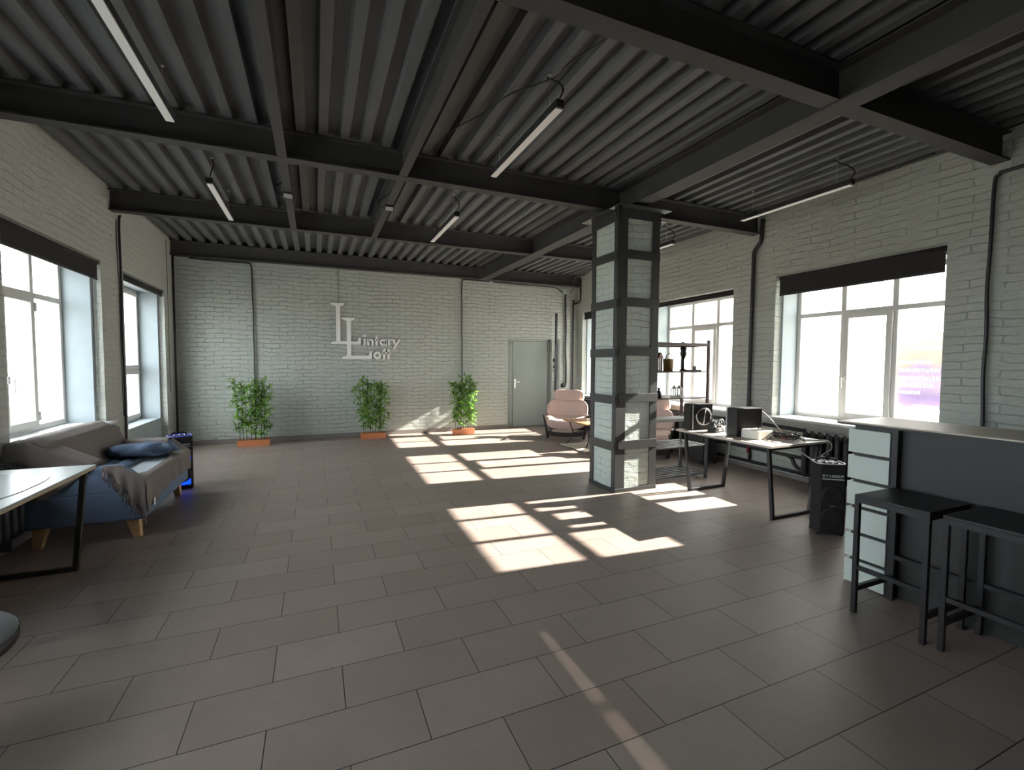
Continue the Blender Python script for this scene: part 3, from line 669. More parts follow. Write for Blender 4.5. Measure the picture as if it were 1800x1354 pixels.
o = obj('wall_socket', MB().lathe([(.001, -.05), (.05, -.05), (.055, -.02), (.055, 0), (.001, .0)], (5.47, YF-.002, .96), 20, 'Y'), M['pipe']); tag(o, 'round dark socket low on the far wall behind the armchair', 'socket')
pipe('conduit', [(5.62, YF-.05, 3.17), (5.68, YF-.08, 3.25), (5.70, YF-.10, 3.42), (5.72, YF-.15, 3.52), (5.80, YF-.4, 3.54)], .012, 'grey flexible conduit looping up into the far right ceiling corner', m='galv', sm=5)
pp = [rw(5.715, 9.58, 3.5), rw(5.715, 9.58, 3.04), rw(5.71, 9.62, 2.96), rw(5.67, 9.66, 2.93), rw(5.6, 9.67, 2.90), rw(5.58, 9.67, 2.8), rw(5.58, 9.67, .3)]
pipe('riser_pipe', pp, .02, 'black riser pipe in the far right corner with a jog near the top', sm=4)
pipe('riser_pipe', [rw(5.71, 4.60, 3.5), rw(5.705, 4.61, 3.22), rw(5.70, 4.66, 3.14), rw(5.70, 4.715, 3.06), rw(5.70, 4.72, 2.8), rw(5.70, 4.73, 1.5), rw(5.70, 4.74, .35)], .026, 'black riser pipe on the right wall between the two windows', sm=4)
pipe('conduit', [rw(5.70, 1.2, 3.21), rw(5.70, 2.06, 3.215), rw(5.70, 2.16, 3.20), rw(5.70, 2.19, 3.12), rw(5.70, 2.195, 2.6), rw(5.70, 2.203, 2.2), rw(5.70, 2.192, 1.8), rw(5.70, 2.198, 1.4), rw(5.70, 2.185, 1.0), rw(5.70, 2.185, .5)], .015, 'black conduit down the right wall behind the bar', sm=5)
pipe('conduit', [(-2.228, 7.36, 3.32), (-2.228, 7.33, 3.30), (-2.228, 7.31, 3.24)]+[(-2.228, 7.30+.008*math.sin(k), 3.1-k*.27) for k in range(12)], .014, 'black conduit on the left wall between the two windows', sm=3)
pipe('wire', [(-2.235, 7.24, 3.24), (-2.235, 7.22, 3.0), (-2.235, 7.25, 2.6), (-2.235, 7.29, 2.45), (-2.235, 7.26, 2.2), (-2.235, 7.25, 1.4), (-2.235, 7.27, .8)], .005, 'thin dark wire beside the left wall conduit', cat='wire', sm=4)
pipe('riser_pipe', [(-2.215, 9.60, 3.30), (-2.215, 9.60, .1)], .018, 'thin black riser pipe in the far left corner')
pipe('wire', [(-2.235, 9.33, 3.5), (-2.235, 9.34, 2.6), (-2.235, 9.33, 1.8), (-2.235, 9.35, 1.0)], .004, 'thin wire down the left wall beside the far window', cat='wire', sm=3)
# heating pipes low along the right wall
pipe('heating_pipe', [rw(5.71, 9.5, .10), rw(5.71, 3.9, .10), rw(5.71, 2.6, .10)], .024, 'low black heating pipe along the right wall skirting')
pipe('heating_pipe', [rw(5.71, 9.5, .30), rw(5.71, 4.25, .30), rw(5.71, 4.12, .295), rw(5.71, 4.05, .26), rw(5.71, 4.02, .20), rw(5.71, 3.96, .155), rw(5.71, 3.84, .15)], .022, 'upper black heating pipe on the right wall bending down by the radiator', sm=4)
pipe('heating_pipe', [rw(5.71, 9.5, .665), rw(5.71, 4.74, .665), rw(5.71, 4.1, .655), rw(5.71, 3.88, .65)], .022, 'black heating pipe just below the right window sills')
t = thing('pipe_valve', 'red handled valve between the two low heating pipes under the table', 'valve', rw(5.71, 4.70, .10))
obj('valve_body', MB().tube([rw(5.71, 4.70, .10), rw(5.71, 4.70, .17), rw(5.71, 4.70, .21), rw(5.71, 4.70, .30)], [.016, .026, .022, .016], 10), M['pipe'], t, w=True)
obj('valve_handle', MB().tube([rw(5.67, 4.70, .23), rw(5.67, 4.70, .35)], [.016, .012], 8), M['red'], t, w=True)

# ================================================================== RADIATORS
def radiator(o_, M4, n, label):
    """sections along local +y from the origin, back plane at x=0, room toward -x"""
    t = thing('radiator', label, 'radiator', o_); s0 = None
    for k in range(n):
        m_ = MB(); y = .05+k*.098
        for xx in (-.05, -.15): m_.tube([(xx, y, .02), (xx, y, .08), (xx, y, .5), (xx, y, .56)], [.018, .036, .036, .02], 10)
        m_.tube([(-.05, y, .045), (-.15, y, .045)], .034, 10); m_.tube([(-.045, y, .54), (-.155, y, .54)], .036, 10)
        m_.cbox((-.10, y, .30), (.10, .022, .5)); m_.tube([(-.10, y-.045, .05), (-.10, y+.045, .05)], .022, 8); m_.tube([(-.10, y-.045, .53), (-.10, y+.045, .53)], .022, 8)
        for v in m_.bm.verts: v.co = M4 @ v.co
        obj('radiator_section', m_, M['pipe'], t)
    m_ = MB()
    for y in (.1, .05+(n-1)*.098-.05): m_.box(-.12, .0, y-.01, y+.01, -.09, .02)
    for v in m_.bm.verts: v.co = M4 @ v.co
    obj('bracket', m_, M['pipe'], t)
    return t
radiator(rw(5.68, 2.62, .10), Matrix.Rotation(-TH, 4, 'Z'), 12, 'black cast iron radiator under the right window, behind the bar end')
radiator(rw(5.72, 5.62, .10), Matrix.Rotation(-TH, 4, 'Z'), 11, 'black cast iron radiator behind the metal rack')
radiator(rw(5.68, 8.0, .10), Matrix.Rotation(-TH, 4, 'Z'), 12, 'black cast iron radiator in the far right corner')
radiator(Vector((-2.235, 4.69, .16)), Matrix.Rotation(PI, 4, 'Z'), 4, 'dark cast iron radiator on the left wall under the nearest window')

# ================================================================== PLANTERS
def planter(cx, cy, wd, seed, label, rz=0):
    t = thing('bamboo_planter', label, 'plant', (cx, cy, 0), rz); rd = random.Random(seed)
    m_ = MB(); h, d_ = .115, .16; w2 = wd/2
    m_.box(-w2, w2, -d_/2, -d_/2+.014, 0, h); m_.box(-w2, w2, d_/2-.014, d_/2, 0, h); m_.box(-w2, -w2+.014, -d_/2+.014, d_/2-.014, 0, h); m_.box(w2-.014, w2, -d_/2+.014, d_/2-.014, 0, h); m_.box(-w2+.014, w2-.014, -d_/2+.014, d_/2-.014, 0, .02)
    obj('planter_box', m_, M['planter'], t, bev=.003)
    obj('soil', MB().box(-w2+.015, w2-.015, -d_/2+.015, d_/2-.015, .03, h-.015), M['soil'], t)
    stems = MB(); lv = MB()
    ns = 9; tops = []
    for i in range(ns):
        x = -w2+.05+(wd-.1)*i/(ns-1)+rd.uniform(-.015, .015); y = rd.uniform(-.03, .03); H = rd.uniform(1.02, 1.22)
        lx = x*1.22+rd.uniform(-.05, .05); ly = y+rd.uniform(-.06, .06)
        P = [Vector((x, y, .08)).lerp(Vector((lx, ly, H)), k/8)+Vector((rd.uniform(-.006, .006), rd.uniform(-.006, .006), 0)) for k in range(9)]
        stems.tube(P, [.0055]*4+[.0045]*5, 6)
        # leaf tufts on short side twigs
        nt_ = 28
        for k in range(nt_):
            u = .10+.90*(k+rd.random())/nt_; 
            if u < .25 and rd.random() < .4: continue
            q = P[min(int(u*8), 7)].lerp(P[min(int(u*8)+1, 8)], u*8-int(u*8)) if u < 1 else P[8]
            a = rd.uniform(0, 2*PI); tw = rd.uniform(.02, .10); e_ = q+Vector((math.cos(a)*tw, math.sin(a)*tw*.7, rd.uniform(.0, .05)))
            stems.tube([q, e_], .0016, 3, caps=False)
            for j in range(rd.randint(5, 8)):
                az = rd.uniform(0, 2*PI); el = rd.uniform(-.6, .9); L_ = rd.uniform(.07, .14); wl_ = L_*.115
                dr = Vector((math.cos(az)*math.cos(el), math.sin(az)*math.cos(el)*.75, math.sin(el))).normalized()
                sd = dr.cross(Vector((rd.uniform(-.4, .4), rd.uniform(-.4, .4), 1))).normalized(); dn = Vector((0, 0, -1))
                p0 = e_; p1 = e_+dr*L_*.35; p2 = e_+dr*L_*.7+dn*L_*.05; p3 = e_+dr*L_+dn*L_*.16
                vs = [lv.v(p) for p in (p0, p1+sd*wl_, p2+sd*wl_*.8, p3, p2-sd*wl_*.8, p1-sd*wl_)]
                lv.face([vs[0], vs[1], vs[5]]); lv.face([vs[1], vs[2], vs[4], vs[5]]); lv.face([vs[2], vs[3], vs[4]])
    obj('bamboo_stems', stems, M['stem'], t)
    fo = obj('foliage', lv, M['leaf'], t, solid=.0004)
    return t
planter(-1.02, 9.28, .50, 1, 'leafy artificial bamboo in an orange wooden trough, leftmost of three by the far wall', .02)
planter(1.03, 9.36, .47, 2, 'leafy artificial bamboo in an orange wooden trough, below the wall sign', -.03)
planter(2.84, 9.24, .44, 3, 'sunlit artificial bamboo in an orange wooden trough, nearest the grey door', .03)

# ================================================================== SOFA
sx0, sx1, sy0, sy1 = -2.17, -1.345, 4.735, 6.21
t = thing('sofa', 'slate blue two seat sofa with pine legs, draped in a grey throw', 'sofa', ((sx0+sx1)/2, (sy0+sy1)/2, 0)); sofa = t
obj('sofa_base', MB().box(sx0, sx1, sy0, sy1, .165, .42), M['sofa'], t, bev=.02, w=True, seg=3)
for ya in (sy0, sy1-.13):
    obj('armrest', MB().prism([(sx0+.1, .40), (sx1-.005, .40), (sx1-.005, .485), (-1.50, .628), (sx0+.1, .628)], ya, ya+.13, lambda a, b, d: (a, d, b)), M['sofa'], t, bev=.02, w=True, seg=3)
obj('backrest', MB().box(sx0, sx0+.22, sy0+.05, sy1-.02, .40, .835), M['sofa'], t, bev=.05, w=True, seg=4)
obj('seat_cushion', MB().box(sx0+.2, sx1+.0, sy0+.13, sy1-.13, .40, .50), M['sheet'], t, bev=.03, w=True, seg=3)
def leg(cx, cy, ox, oy):
    m_ = MB(); a, b = .045, .026
    T = [(cx-a, cy-a), (cx+a, cy-a), (cx+a, cy+a), (cx-a, cy+a)]; Bt = [(cx+ox-b, cy+oy-b), (cx+ox+b, cy+oy-b), (cx+ox+b, cy+oy+b), (cx+ox-b, cy+oy+b)]
    V = [m_.v((x, y, .165)) for x, y in T]+[m_.v((x, y, 0)) for x, y in Bt]
    m_.face(V[:4]); m_.face(V[4:][::-1])
    for i in range(4): m_.face([V[i], V[(i+1) % 4], V[4+(i+1) % 4], V[4+i]])
    obj('leg', m_, M['pine'], t, bev=.003, w=True)
leg(-1.44, 4.82, .025, -.0); leg(-2.03, 4.81, -.02, -.02); leg(-1.45, 6.11, .02, .03); leg(-2.06, 6.11, -.02, .03)
# throw
T = thing('throw_blanket', 'grey brown fringed throw draped over the blue sofa', 'blanket', (-1.75, 5.4, .9))
N3 = lambda x, y, z=0: mnoise.noise(Vector((x, y, z)))
def back_f(u, v):
    y = sy0+.02+(sy1-sy0-.05)*u
    P = [(-2.20, .45), (-2.195, .70), (-2.185, .82), (-2.13, .872), (-2.04, .875), (-1.965, .83), (-1.93, .72), (-1.90, .60), (-1.87, .53), (-1.80, .512), (-1.70, .508)]
    s = v*(len(P)-1); i = min(int(s), len(P)-2); k = s-i; x = P[i][0]*(1-k)+P[i+1][0]*k; z = P[i][1]*(1-k)+P[i+1][1]*k
    if u > .88 and v > .2: z -= (u-.88)/.12*.05*max(0, (z-.6)/.25)
    if u < .06 and v > .15: z -= (.06-u)/.06*.03
    n = .012*N3(y*5, v*7, 1)+.005*N3(y*16+v*8, v*11, 4)
    return (x+abs(n)*1.0+.006, y, z+n*.6+.006)
obj('back_drape', MB().grid(back_f, 70, 44), M['throw'], T, solid=.006, w=True)
def near_f(u, v):   # falls over the near arm and the end of the back
    x = -2.20+.52*u; top = .86 if u < .28 else .86-(u-.28)/.72*.20
    if v < .25: k = v/.25; y = 4.93-.20*k; z = top-.008*k
    else: k = (v-.25)/.75; y = 4.718-.012*math.sin(u*22)*k; z = top-.01-(top-.01-(.40+.20*max(0, u-.45)*2))*k
    return (x, y+.004*N3(u*9, v*9), z)
obj('near_drape', MB().grid(near_f, 40, 26), M['throw'], T, solid=.006, w=True)
def arm_f(u, v):
    x = -2.0+.51*u; P = [(sy1-.15, .515), (sy1-.147, .60), (sy1-.12, .64), (sy1-.06, .648), (sy1-.01, .64), (sy1+.018, .60), (sy1+.022, .45), (sy1+.03, .33)]
    s = v*(len(P)-1); i = min(int(s), len(P)-2); k = s-i; y = P[i][0]*(1-k)+P[i+1][0]*k; z = P[i][1]*(1-k)+P[i+1][1]*k
    return (x+.0, y+.006*N3(x*9, v*5), z+.008+.008*N3(x*9, v*7, 3))
obj('arm_drape', MB().grid(arm_f, 34, 26), M['throw'], T, solid=.006, w=True)
def front_f(u, v):
    y = sy0-.01+(sy1-sy0+.04)*u
    zt = .512; rise = .135*(max(0, 1-u/.11)**.5 if u < .11 else 0)+.135*(max(0, (u-.9)/.1)**.5 if u > .9 else 0)
    if u < .11 or u > .9: zt = .505
    inn = -1.50 if u < .09 else (-1.50+.11*min(1, (u-.09)/.1) if u < .62 else -1.39-.11*min(1, (u-.62)/.25))
    zb = .22+.07*u+.05*math.sin(u*PI)
    if v < .3: k = v/.3; x = inn+(-1.352-inn)*k; z = zt+.006-.004*k+rise*(1-k)
    elif v < .42: k = (v-.3)/.12; x = -1.352+.024*math.sin(k*PI/2); z = zt+.002-.03*(1-math.cos(k*PI/2))
    else: k = (v-.42)/.58; x = -1.326+.012*k*math.sin(u*34+1)+.006*N3(u*20, v*3); z = zt-.028-(zt-.028-zb)*k
    return (x, y, z)
obj('front_drape', MB().grid(front_f, 90, 36), M['throw'], T, solid=.006, w=True)
def tri_f(u, v):
    x = -1.60+.275*u; zt = .642 if x < -1.5 else .642-(x+1.5)/.175*.13; zb = .615-.415*u**1.1
    zb = min(zb, zt-.01); return (x, 4.722-.012*v*math.sin(u*20)-.004, zt-(zt-zb)*v)
obj('corner_drape', MB().grid(tri_f, 40, 26), M['throw'], T, solid=.006, w=True)
fr = MB(); rd = random.Random(3)
for k in range(20):
    u = k/19; x, y, z = tri_f(u, 1); L_ = rd.uniform(.06, .10)
    fr.tube([(x, y-.004, z+.01), (x+rd.uniform(-.004, .004), y-.012, z-L_*.3), (x+rd.uniform(-.01, .01), y-.01, z-L_*.62), (x+rd.uniform(-.012, .012), y-.01, z-L_)], [.005, .008, .004, .0065], 6)
obj('fringe', fr, M['throw'], T, w=True); fr = MB()
for k in range(9):
    u = .1+.9*k/8; x, y, z = arm_f(u, 1); L_ = rd.uniform(.05, .09)
    fr.tube([(x, y, z+.01), (x+.004, y+.01, z-L_*.5), (x+rd.uniform(-.01, .01), y+.008, z-L_)], [.004, .006, .003], 5)
obj('fringe', fr, M['throw'], T, w=True)
obj('care_tag', MB().box(-1.322, -1.318, 4.90, 4.945, .235, .30), M['paper'], T, w=True)
R = Matrix.Rotation(.25, 3, 'Z') @ Matrix.Rotation(-.10, 3, 'X')
o = obj('pillow', MB().pillow((-1.655, 5.80, .588), (.25, .21, .068), .58, R, .04, 4, 11, 72, 36), M['denim']); tag(o, 'crumpled denim blue pillow at the far end of the sofa seat', 'pillow')
def bl_f(u, v):
    y = 4.87+.76*v; x = -1.88+.27*u; return (x, y, .522+.010*math.sin(u*16+v*4)+.006*N3(u*8, v*8)+.01*math.sin(v*PI))
o = obj('folded_sheet', MB().grid(bl_f, 40, 40), M['denim'], solid=.014); tag(o, 'rumpled denim blue sheet lying across the sofa seat', 'sheet')

# ================================================================== TRAPEZOID LEG TABLES
def frame_leg(m_, x0t, x1t, x0b, x1b, y, zt, s=.032):
    m_.bar((x0t, y, zt), (x0b, y, s/2), s, s, (0, 1, 0)); m_.bar((x1t, y, zt), (x1b, y, s/2), s, s, (0, 1, 0))
    m_.bar((x0b-s/2, y, s/2), (x1b+s/2, y, s/2), s, s); m_.bar((x0t-.01, y, zt-s/2), (x1t+.01, y, zt-s/2), s, s)
t = thing('side_table', 'white topped table with black trapezoid legs, left edge in front of the sofa', 'table', (-1.86, 3.64, 0))
top = MB().box(-2.22, -1.478, 3.04, 4.25, .728, .745); obj('tabletop', top, M['tabletop'], t, bev=.002, w=True)
obj('top_edge', MB().box(-2.218, -1.480, 3.042, 4.248, .716, .7278), M['plyedge'], t, w=True)
for y in (4.19, 3.10):
    m_ = MB(); frame_leg(m_, -2.17, -1.53, -2.10, -1.595, y, .716); obj('leg_frame', m_, M['black'], t, bev=.002, w=True)
pl = [( -1.83+.27*math.copysign(abs(math.cos(2*PI*k/40))**.8, math.cos(2*PI*k/40)), 3.62+.46*math.copysign(abs(math.sin(2*PI*k/40))**.8, math.sin(2*PI*k/40))) for k in range(40)]
o = obj('oval_mat', MB().prism(pl, .7455, .7485, lambda a, b, d: (a, b, d)), M['mat'], bev=.001); tag(o, 'thin pale oval mat lying on the white tabletop', 'mat')
t = thing('equipment_table', 'pale oak topped table with black trapezoid legs carrying audio gear', 'table', (4.32, 3.58, 0))
obj('tabletop', MB().box(3.895, 4.72, 2.975, 4.21, .708, .73), M['djtop'], t, bev=.002, w=True)
for y in (4.11, 3.04):
    m_ = MB(); frame_leg(m_, 3.95, 4.66, 4.03, 4.56, y, .708); obj('leg_frame', m_, M['black'], t, bev=.002, w=True)
for x in (3.96, 4.65): obj('rail', MB().box(x-.012, x+.012, 3.05, 4.12, .684, .708), M['black'], t, w=True)

# ================================================================== ROUND STOOL (left edge)
t = thing('round_stool', 'round grey topped stool cut off by the left edge of the photo', 'stool', (-1.42, 2.30, 0))
obj('seat', MB().lathe([(.001, .413), (.325, .413), (.337, .42), (.338, .44), (.332, .45), (.001, .45)], (0, 0, 0), 48), M['roundseat'], t)
obj('seat_rim', MB().lathe([(.30, .406), (.3405, .408), (.3405, .446), (.334, .4475), (.30, .40)], (0, 0, 0), 48), M['stool'], t)
obj('pedestal', MB().lathe([(.001, .0), (.20, .0), (.20, .012), (.035, .03), (.03, .05), (.03, .40), (.001, .406)], (-.08, -.04, 0), 32), M['stool'], t)

# ================================================================== EQUIPMENT ON THE TABLE
ZT = .7302
def spk(name, x0, x1, y0, y1, h, label, cone, rz):
    t = thing(name, label, 'speaker', ((x0+x1)/2, (y0+y1)/2, ZT), rz)
    w, d_ = x1-x0, y1-y0
    obj('cabinet', MB().box(-w/2, w/2, -d_/2, d_/2, 0, h), M['spk'], t, bev=.006)
    if cone:
        m_ = MB(); m_.lathe([(.088, 0), (.105, -.006), (.100, -.014), (.085, -.010), (.086, 0)], (.015, -d_/2, h*.52), 36, 'Y'); obj('chrome_ring', m_, M['chrome'], t)
        m_ = MB(); m_.lathe([(.001, .0), (.088, -.0), (.086, -.008), (.055, .0), (.030, -.004), (.001, -.012)], (.015, -d_/2-.001, h*.52), 36, 'Y'); obj('cone', m_, M['rubber'], t)
        obj('cone_guard', MB().tube([(.03, -d_/2-.016, h*.52+.075), (.005, -d_/2-.018, h*.52-.10)], .004, 6), M['chrome'], t)
        obj('trim_strip', MB().box(-w/2+.005, -w/2+.022, -d_/2-.004, -d_/2, .004, h-.004), M['silver'], t)
        obj('front_baffle', MB().box(-w/2-.012, -w/2, -d_/2+.004, d_/2-.004, .006, h-.006), M['rubber'], t, bev=.004)
    else:
        obj('front_baffle', MB().box(-w/2-.014, -w/2, -d_/2+.004, d_/2-.022, .006, h-.006), M['rubber'], t, bev=.004)
        obj('trim_strip', MB().box(-w/2-.016, -w/2, d_/2-.02, d_/2-.002, .004, h-.002), M['silver'], t)
    return t
spk('subwoofer', 4.005, 4.275, 4.035, 4.185, .30, 'black speaker box with a chrome ringed cone, left end of the table', True, -.2)
spk('studio_monitor', 4.07, 4.385, 3.47, 3.63, .30, 'plain sided black speaker box standing mid table behind the cream box', False, -.11)
o = obj('cream_box', MB().box(4.105, 4.305, 3.275, 3.485, ZT, ZT+.09), M['creambox'], bev=.006); tag(o, 'small cream plastic box on the table in front of the plain speaker', 'box')
t = thing('tube_amplifier', 'small black amplifier with silver tubes between the two speaker boxes', 'amplifier', (4.13, 3.84, ZT), .1)
obj('chassis', MB().box(-.07, .07, -.05, .06, .006, .05), M['rubber'], t, bev=.006)
for x, y in ((-.05, -.03), (.0, -.03), (.05, -.025)):
    obj('vacuum_tube', MB().lathe([(.001, .055), (.014, .055), (.015, .09), (.012, .12), (.001, .13)], (x, y, 0), 14), M['chrome'], t)
obj('transformer', MB().box(-.04, .05, .02, .06, .056, .12), M['rubber'], t, bev=.004)
obj('front_label', MB().box(-.03, .03, -.0625, -.060, .02, .04), M['silver'], t)
obj('bail', MB().tube(smooth([(-.02, -.055, .055), (-.02, -.05, .13), (.03, -.05, .15), (.07, -.05, .12), (.075, -.05, .055)], 5), .004, 6), M['chrome'], t)
t = thing('cd_player', 'flat black player with red front behind the amplifier', 'player', (4.40, 3.80, ZT))
obj('player_body', MB().box(-.09, .09, -.08, .08, .004, .05), M['rubber'], t, bev=.005)
obj('player_front', MB().box(-.085, .085, -.084, -.08, .012, .044), M['red'], t)
rd = random.Random(21)
def looped(cx, cy, r, z, n, seed, rad, m, label, name='cable'):
    q = random.Random(seed); P = []
    for k in range(n):
        a = k*1.15+q.uniform(-.3, .3); rr_ = r*q.uniform(.5, 1.05)
        P.append((cx+rr_*math.cos(a)*.9, cy+rr_*math.sin(a)*1.3, z+q.uniform(.006, .075)))
    P[0] = (P[0][0], P[0][1], z+rad); P[-1] = (P[-1][0], P[-1][1], z+rad)
    o = obj(name, MB().tube(smooth(P, 7), rad, 6), M[m]); tag(o, label, 'cable'); return o
looped(4.44, 3.20, .13, ZT, 16, 1, .0045, 'cable', 'tangled black cable heap right of the cream box')
looped(4.42, 3.24, .10, ZT, 12, 2, .006, 'cablebrown', 'orange brown cable coiled within the heap')
looped(4.36, 3.13, .12, ZT, 12, 6, .004, 'cable', 'thin black cable loops nearest the table corner')
looped(4.40, 3.22, .15, ZT+.01, 18, 12, .0055, 'cable', 'thicker black cable looped over the orange one')
looped(4.47, 3.14, .10, ZT, 10, 8, .004, 'cablegrey', 'thin grey cable loops on the heap')
o = obj('cable', MB().tube(smooth([(4.385, 3.52, 1.0), (4.42, 3.52, 1.0), (4.45, 3.45, .94), (4.46, 3.34, .84), (4.46, 3.27, .765), (4.45, 3.22, .745)], 6), .0075, 8), M['cablegrey']); tag(o, 'thick grey cable from the plain speaker down to the cable heap', 'cable')
o = obj('cable', MB().tube(smooth([(4.24, 3.40, ZT+.085), (4.27, 3.38, ZT+.105), (4.33, 3.33, ZT+.10), (4.40, 3.26, ZT+.055), (4.46, 3.20, ZT+.03)], 6), .004, 6), M['creambox']); tag(o, 'thin white cable arching over the cream box', 'cable')
o = obj('cable', MB().tube(smooth([(4.50, 3.10, .737), (4.62, 3.02, .737), (4.69, 2.965, .736), (4.71, 2.94, .70), (4.69, 2.93, .655), (4.62, 2.94, .62), (4.55, 2.93, .60)], 6), .0065, 8), M['cablegrey']); tag(o, 'pale cable curling off the right corner of the table', 'cable')
o = obj('cable', MB().tube(smooth([(4.36, 3.05, .66), (4.39, 2.96, .60), (4.37, 2.87, .575), (4.33, 2.80, .60), (4.29, 2.74, .652)], 6), .0065, 8), M['cablegrey']); tag(o, 'pale cable drooping from under the table to the floor speaker', 'cable')
t = thing('phone_slip', 'small flat white slip with dark edges near the table corner', 'paper', (4.18, 3.12, ZT))
obj('slip', MB().box(-.06, .06, -.035, .035, 0, .003), M['paper'], t); obj('slip_edge', MB().box(-.06, -.045, -.035, .035, .003, .005), M['rubber'], t)

# ================================================================== PARTY SPEAKERS ON THE FLOOR
GLY = {'E': [(0,0,.25,1),(0,.8,1,1),(0,.4,.8,.6),(0,0,1,.2)], 'T': [(0,.8,1,1),(.38,0,.62,1)], 'I': [(.35,0,.65,1)], 'B': [(0,0,.25,1),(0,.8,.9,1),(0,.42,.9,.6),(0,0,.9,.2),(.75,.1,1,.9)],
       'R': [(0,0,.25,1),(0,.8,1,1),(0,.42,.9,.6),(.75,.5,1,.95),(.6,0,.9,.45)], 'P': [(0,0,.25,1),(0,.8,1,1),(0,.4,1,.6),(.75,.5,1,.95)]}
def party(cx, cy, rz, label, led):
    t = thing('party_speaker', label, 'speaker', (cx, cy, 0), rz); w, d_, h = .225, .23, .62
    pf = [(-w/2+.02, -d_/2), (w/2-.02, -d_/2), (w/2, -d_/2+.03), (w/2, d_/2-.05), (w/2-.05, d_/2), (-w/2+.05, d_/2), (-w/2, d_/2-.05), (-w/2, -d_/2+.03)]
    obj('cabinet', MB().prism(pf, .012, h, lambda a, b, d: (a, b, d)), M['spk'], t, bev=.012, seg=3)
    fy = -d_/2
    obj('grille', MB().box(-w/2+.022, w/2-.022, fy-.006, fy, .05, h-.15), M['spkgrille'], t, bev=.004)
    for z, nm in ((.36, 'upper'), (.17, 'lower')):
        k = obj('driver_cone', MB().lathe([(.001, -.004), (.03, -.006), (.055, -.002), (.078, -.010), (.083, -.004), (.085, .0), (.001, 0)], (0, fy-.004, z), 36, 'Y'), M['spkgrille'] if not led else M['rubber'], t)
    obj('badge', MB().box(-.022, .022, fy-.010, fy-.006, .262, .268), M['silver'], t)
    m_ = MB(); x = -.080
    for ch in 'ETIRBEP':
        for a, b, c, d2 in GLY[ch]: m_.box(x+a*.018, x+c*.018, fy-.004, fy, h-.105+b*.022, h-.105+d2*.022)
        x += .0235
    obj('lettering', m_, M['letter'], t)
    obj('underline', MB().box(-.083, .083, fy-.004, fy, h-.125, h-.117), M['letter'], t)
    m_ = MB()
    ov = [(.115*math.copysign(abs(math.cos(2*PI*k/32))**.6, math.cos(2*PI*k/32)), .10*math.copysign(abs(math.sin(2*PI*k/32))**.6, math.sin(2*PI*k/32)), h+.006) for k in range(32)]
    m_.tube(ov, .006, 8, closed=True); obj('top_rim', m_, M['silver'] if not led else M['rimblue'], t)
    obj('control_panel', MB().box(-.09, .09, -.075, .075, h, h+.006), M['rubber'], t, bev=.003)
    m_ = MB()
    for x in (-.05, 0, .05): m_.lathe([(.001, 0), (.014, 0), (.012, .014), (.001, .016)], (x, -.035, h+.006), 14)
    obj('knob', m_, M['chrome'], t)
    obj('carry_handle', MB().tube(smooth([(-.08, .05, h), (-.06, .05, h+.03), (.06, .05, h+.03), (.08, .05, h)], 5), .009, 8), M['rubber'], t)
    m_ = MB()
    for x in (-.09, .09):
        for y in (-.08, .08): m_.lathe([(.001, 0), (.018, 0), (.018, .014), (.001, .014)], (x, y, 0), 12)
    obj('foot', m_, M['rubber'], t)
    if led:
        obj('led_panel', MB().box(-w/2+.035, w/2-.035, fy-.008, fy-.006, .055, .12), M['blueled'], t, bev=.002)
        m_ = MB(); m_.ring2(0, .36, .084, .070, fy-.011, fy-.006, lambda a, b, d: (a, d, b)); obj('led_ring', m_, M['blueled'], t)
    return t
party(4.195, 2.64, -.66, 'tall black floor speaker beside the bar end, unlit', False)
party(-1.485, 6.50, .40, 'tall black floor speaker glowing blue beyond the sofa arm', True)
# small thing plugged on top of the right speaker
o = obj('microphone', MB().tube([rw(0,0,0)*0+Vector((4.24, 2.70, .655)), Vector((4.20, 2.66, .662)), Vector((4.17, 2.63, .668))], [.010, .013, .020], 12), M['rubber']); tag(o, 'black microphone lying on top of the unlit floor speaker', 'microphone')

# ================================================================== SHELVING RACK
RX0, RX1, RY0, RY1 = 3.80, 4.70, 4.52, 4.98
t = thing('shelving_rack', 'tall dark open shelving rack between the pillar and the window', 'shelving', ((RX0+RX1)/2, (RY0+RY1)/2, 0))
p = .032
for x in (RX0, RX1):
    for y in (RY0, RY1):
        obj('post', MB().box(x-p/2, x+p/2, y-p/2, y+p/2, 0, .80), M['racklit'], t, bev=.002, w=True)
        obj('upper_post', MB().box(x-p/2, x+p/2, y-p/2, y+p/2, .80, 1.80), M['rackbacklit'], t, bev=.002, w=True)
m_ = MB()
for z in (1.74,):
    m_.box(RX0+p/2, RX1-p/2, RY0-.012, RY0+.012, z-.02, z+.02); m_.box(RX0+p/2, RX1-p/2, RY1-.012, RY1+.012, z-.02, z+.02)
    for x in (RX0, RX1): m_.box(x-.012, x+.012, RY0+p/2, RY1-p/2, z-.02, z+.02)
obj('top_rail', m_, M['rackbacklit'], t, w=True)
for z in (1.40, 1.065):
    m_ = MB(); m_.box(RX0-.0, RX1+.0, RY0-.012, RY1+.012, z-.016, z); obj('shelf_board', m_, M['rackbacklit'], t, bev=.002, w=True)
for z in (.44, .075):
    m_ = MB()
    m_.box(RX0+p/2, RX1-p/2, RY0-.012, RY0+.012, z-.018, z); m_.box(RX0+p/2, RX1-p/2, RY1-.012, RY1+.012, z-.018, z)
    for x in (RX0, RX1): m_.box(x-.012, x+.012, RY0+p/2, RY1-p/2, z-.018, z)
    obj('shelf_frame', m_, M['racklit'], t, w=True)
    m_ = MB()
    for k in range(6): y = RY0+.05+k*.072; m_.box(RX0+.012, RX1-.012, y-.014, y+.014, z-.010, z+.002)
    obj('shelf_slats', m_, M['racklit'], t, w=True)
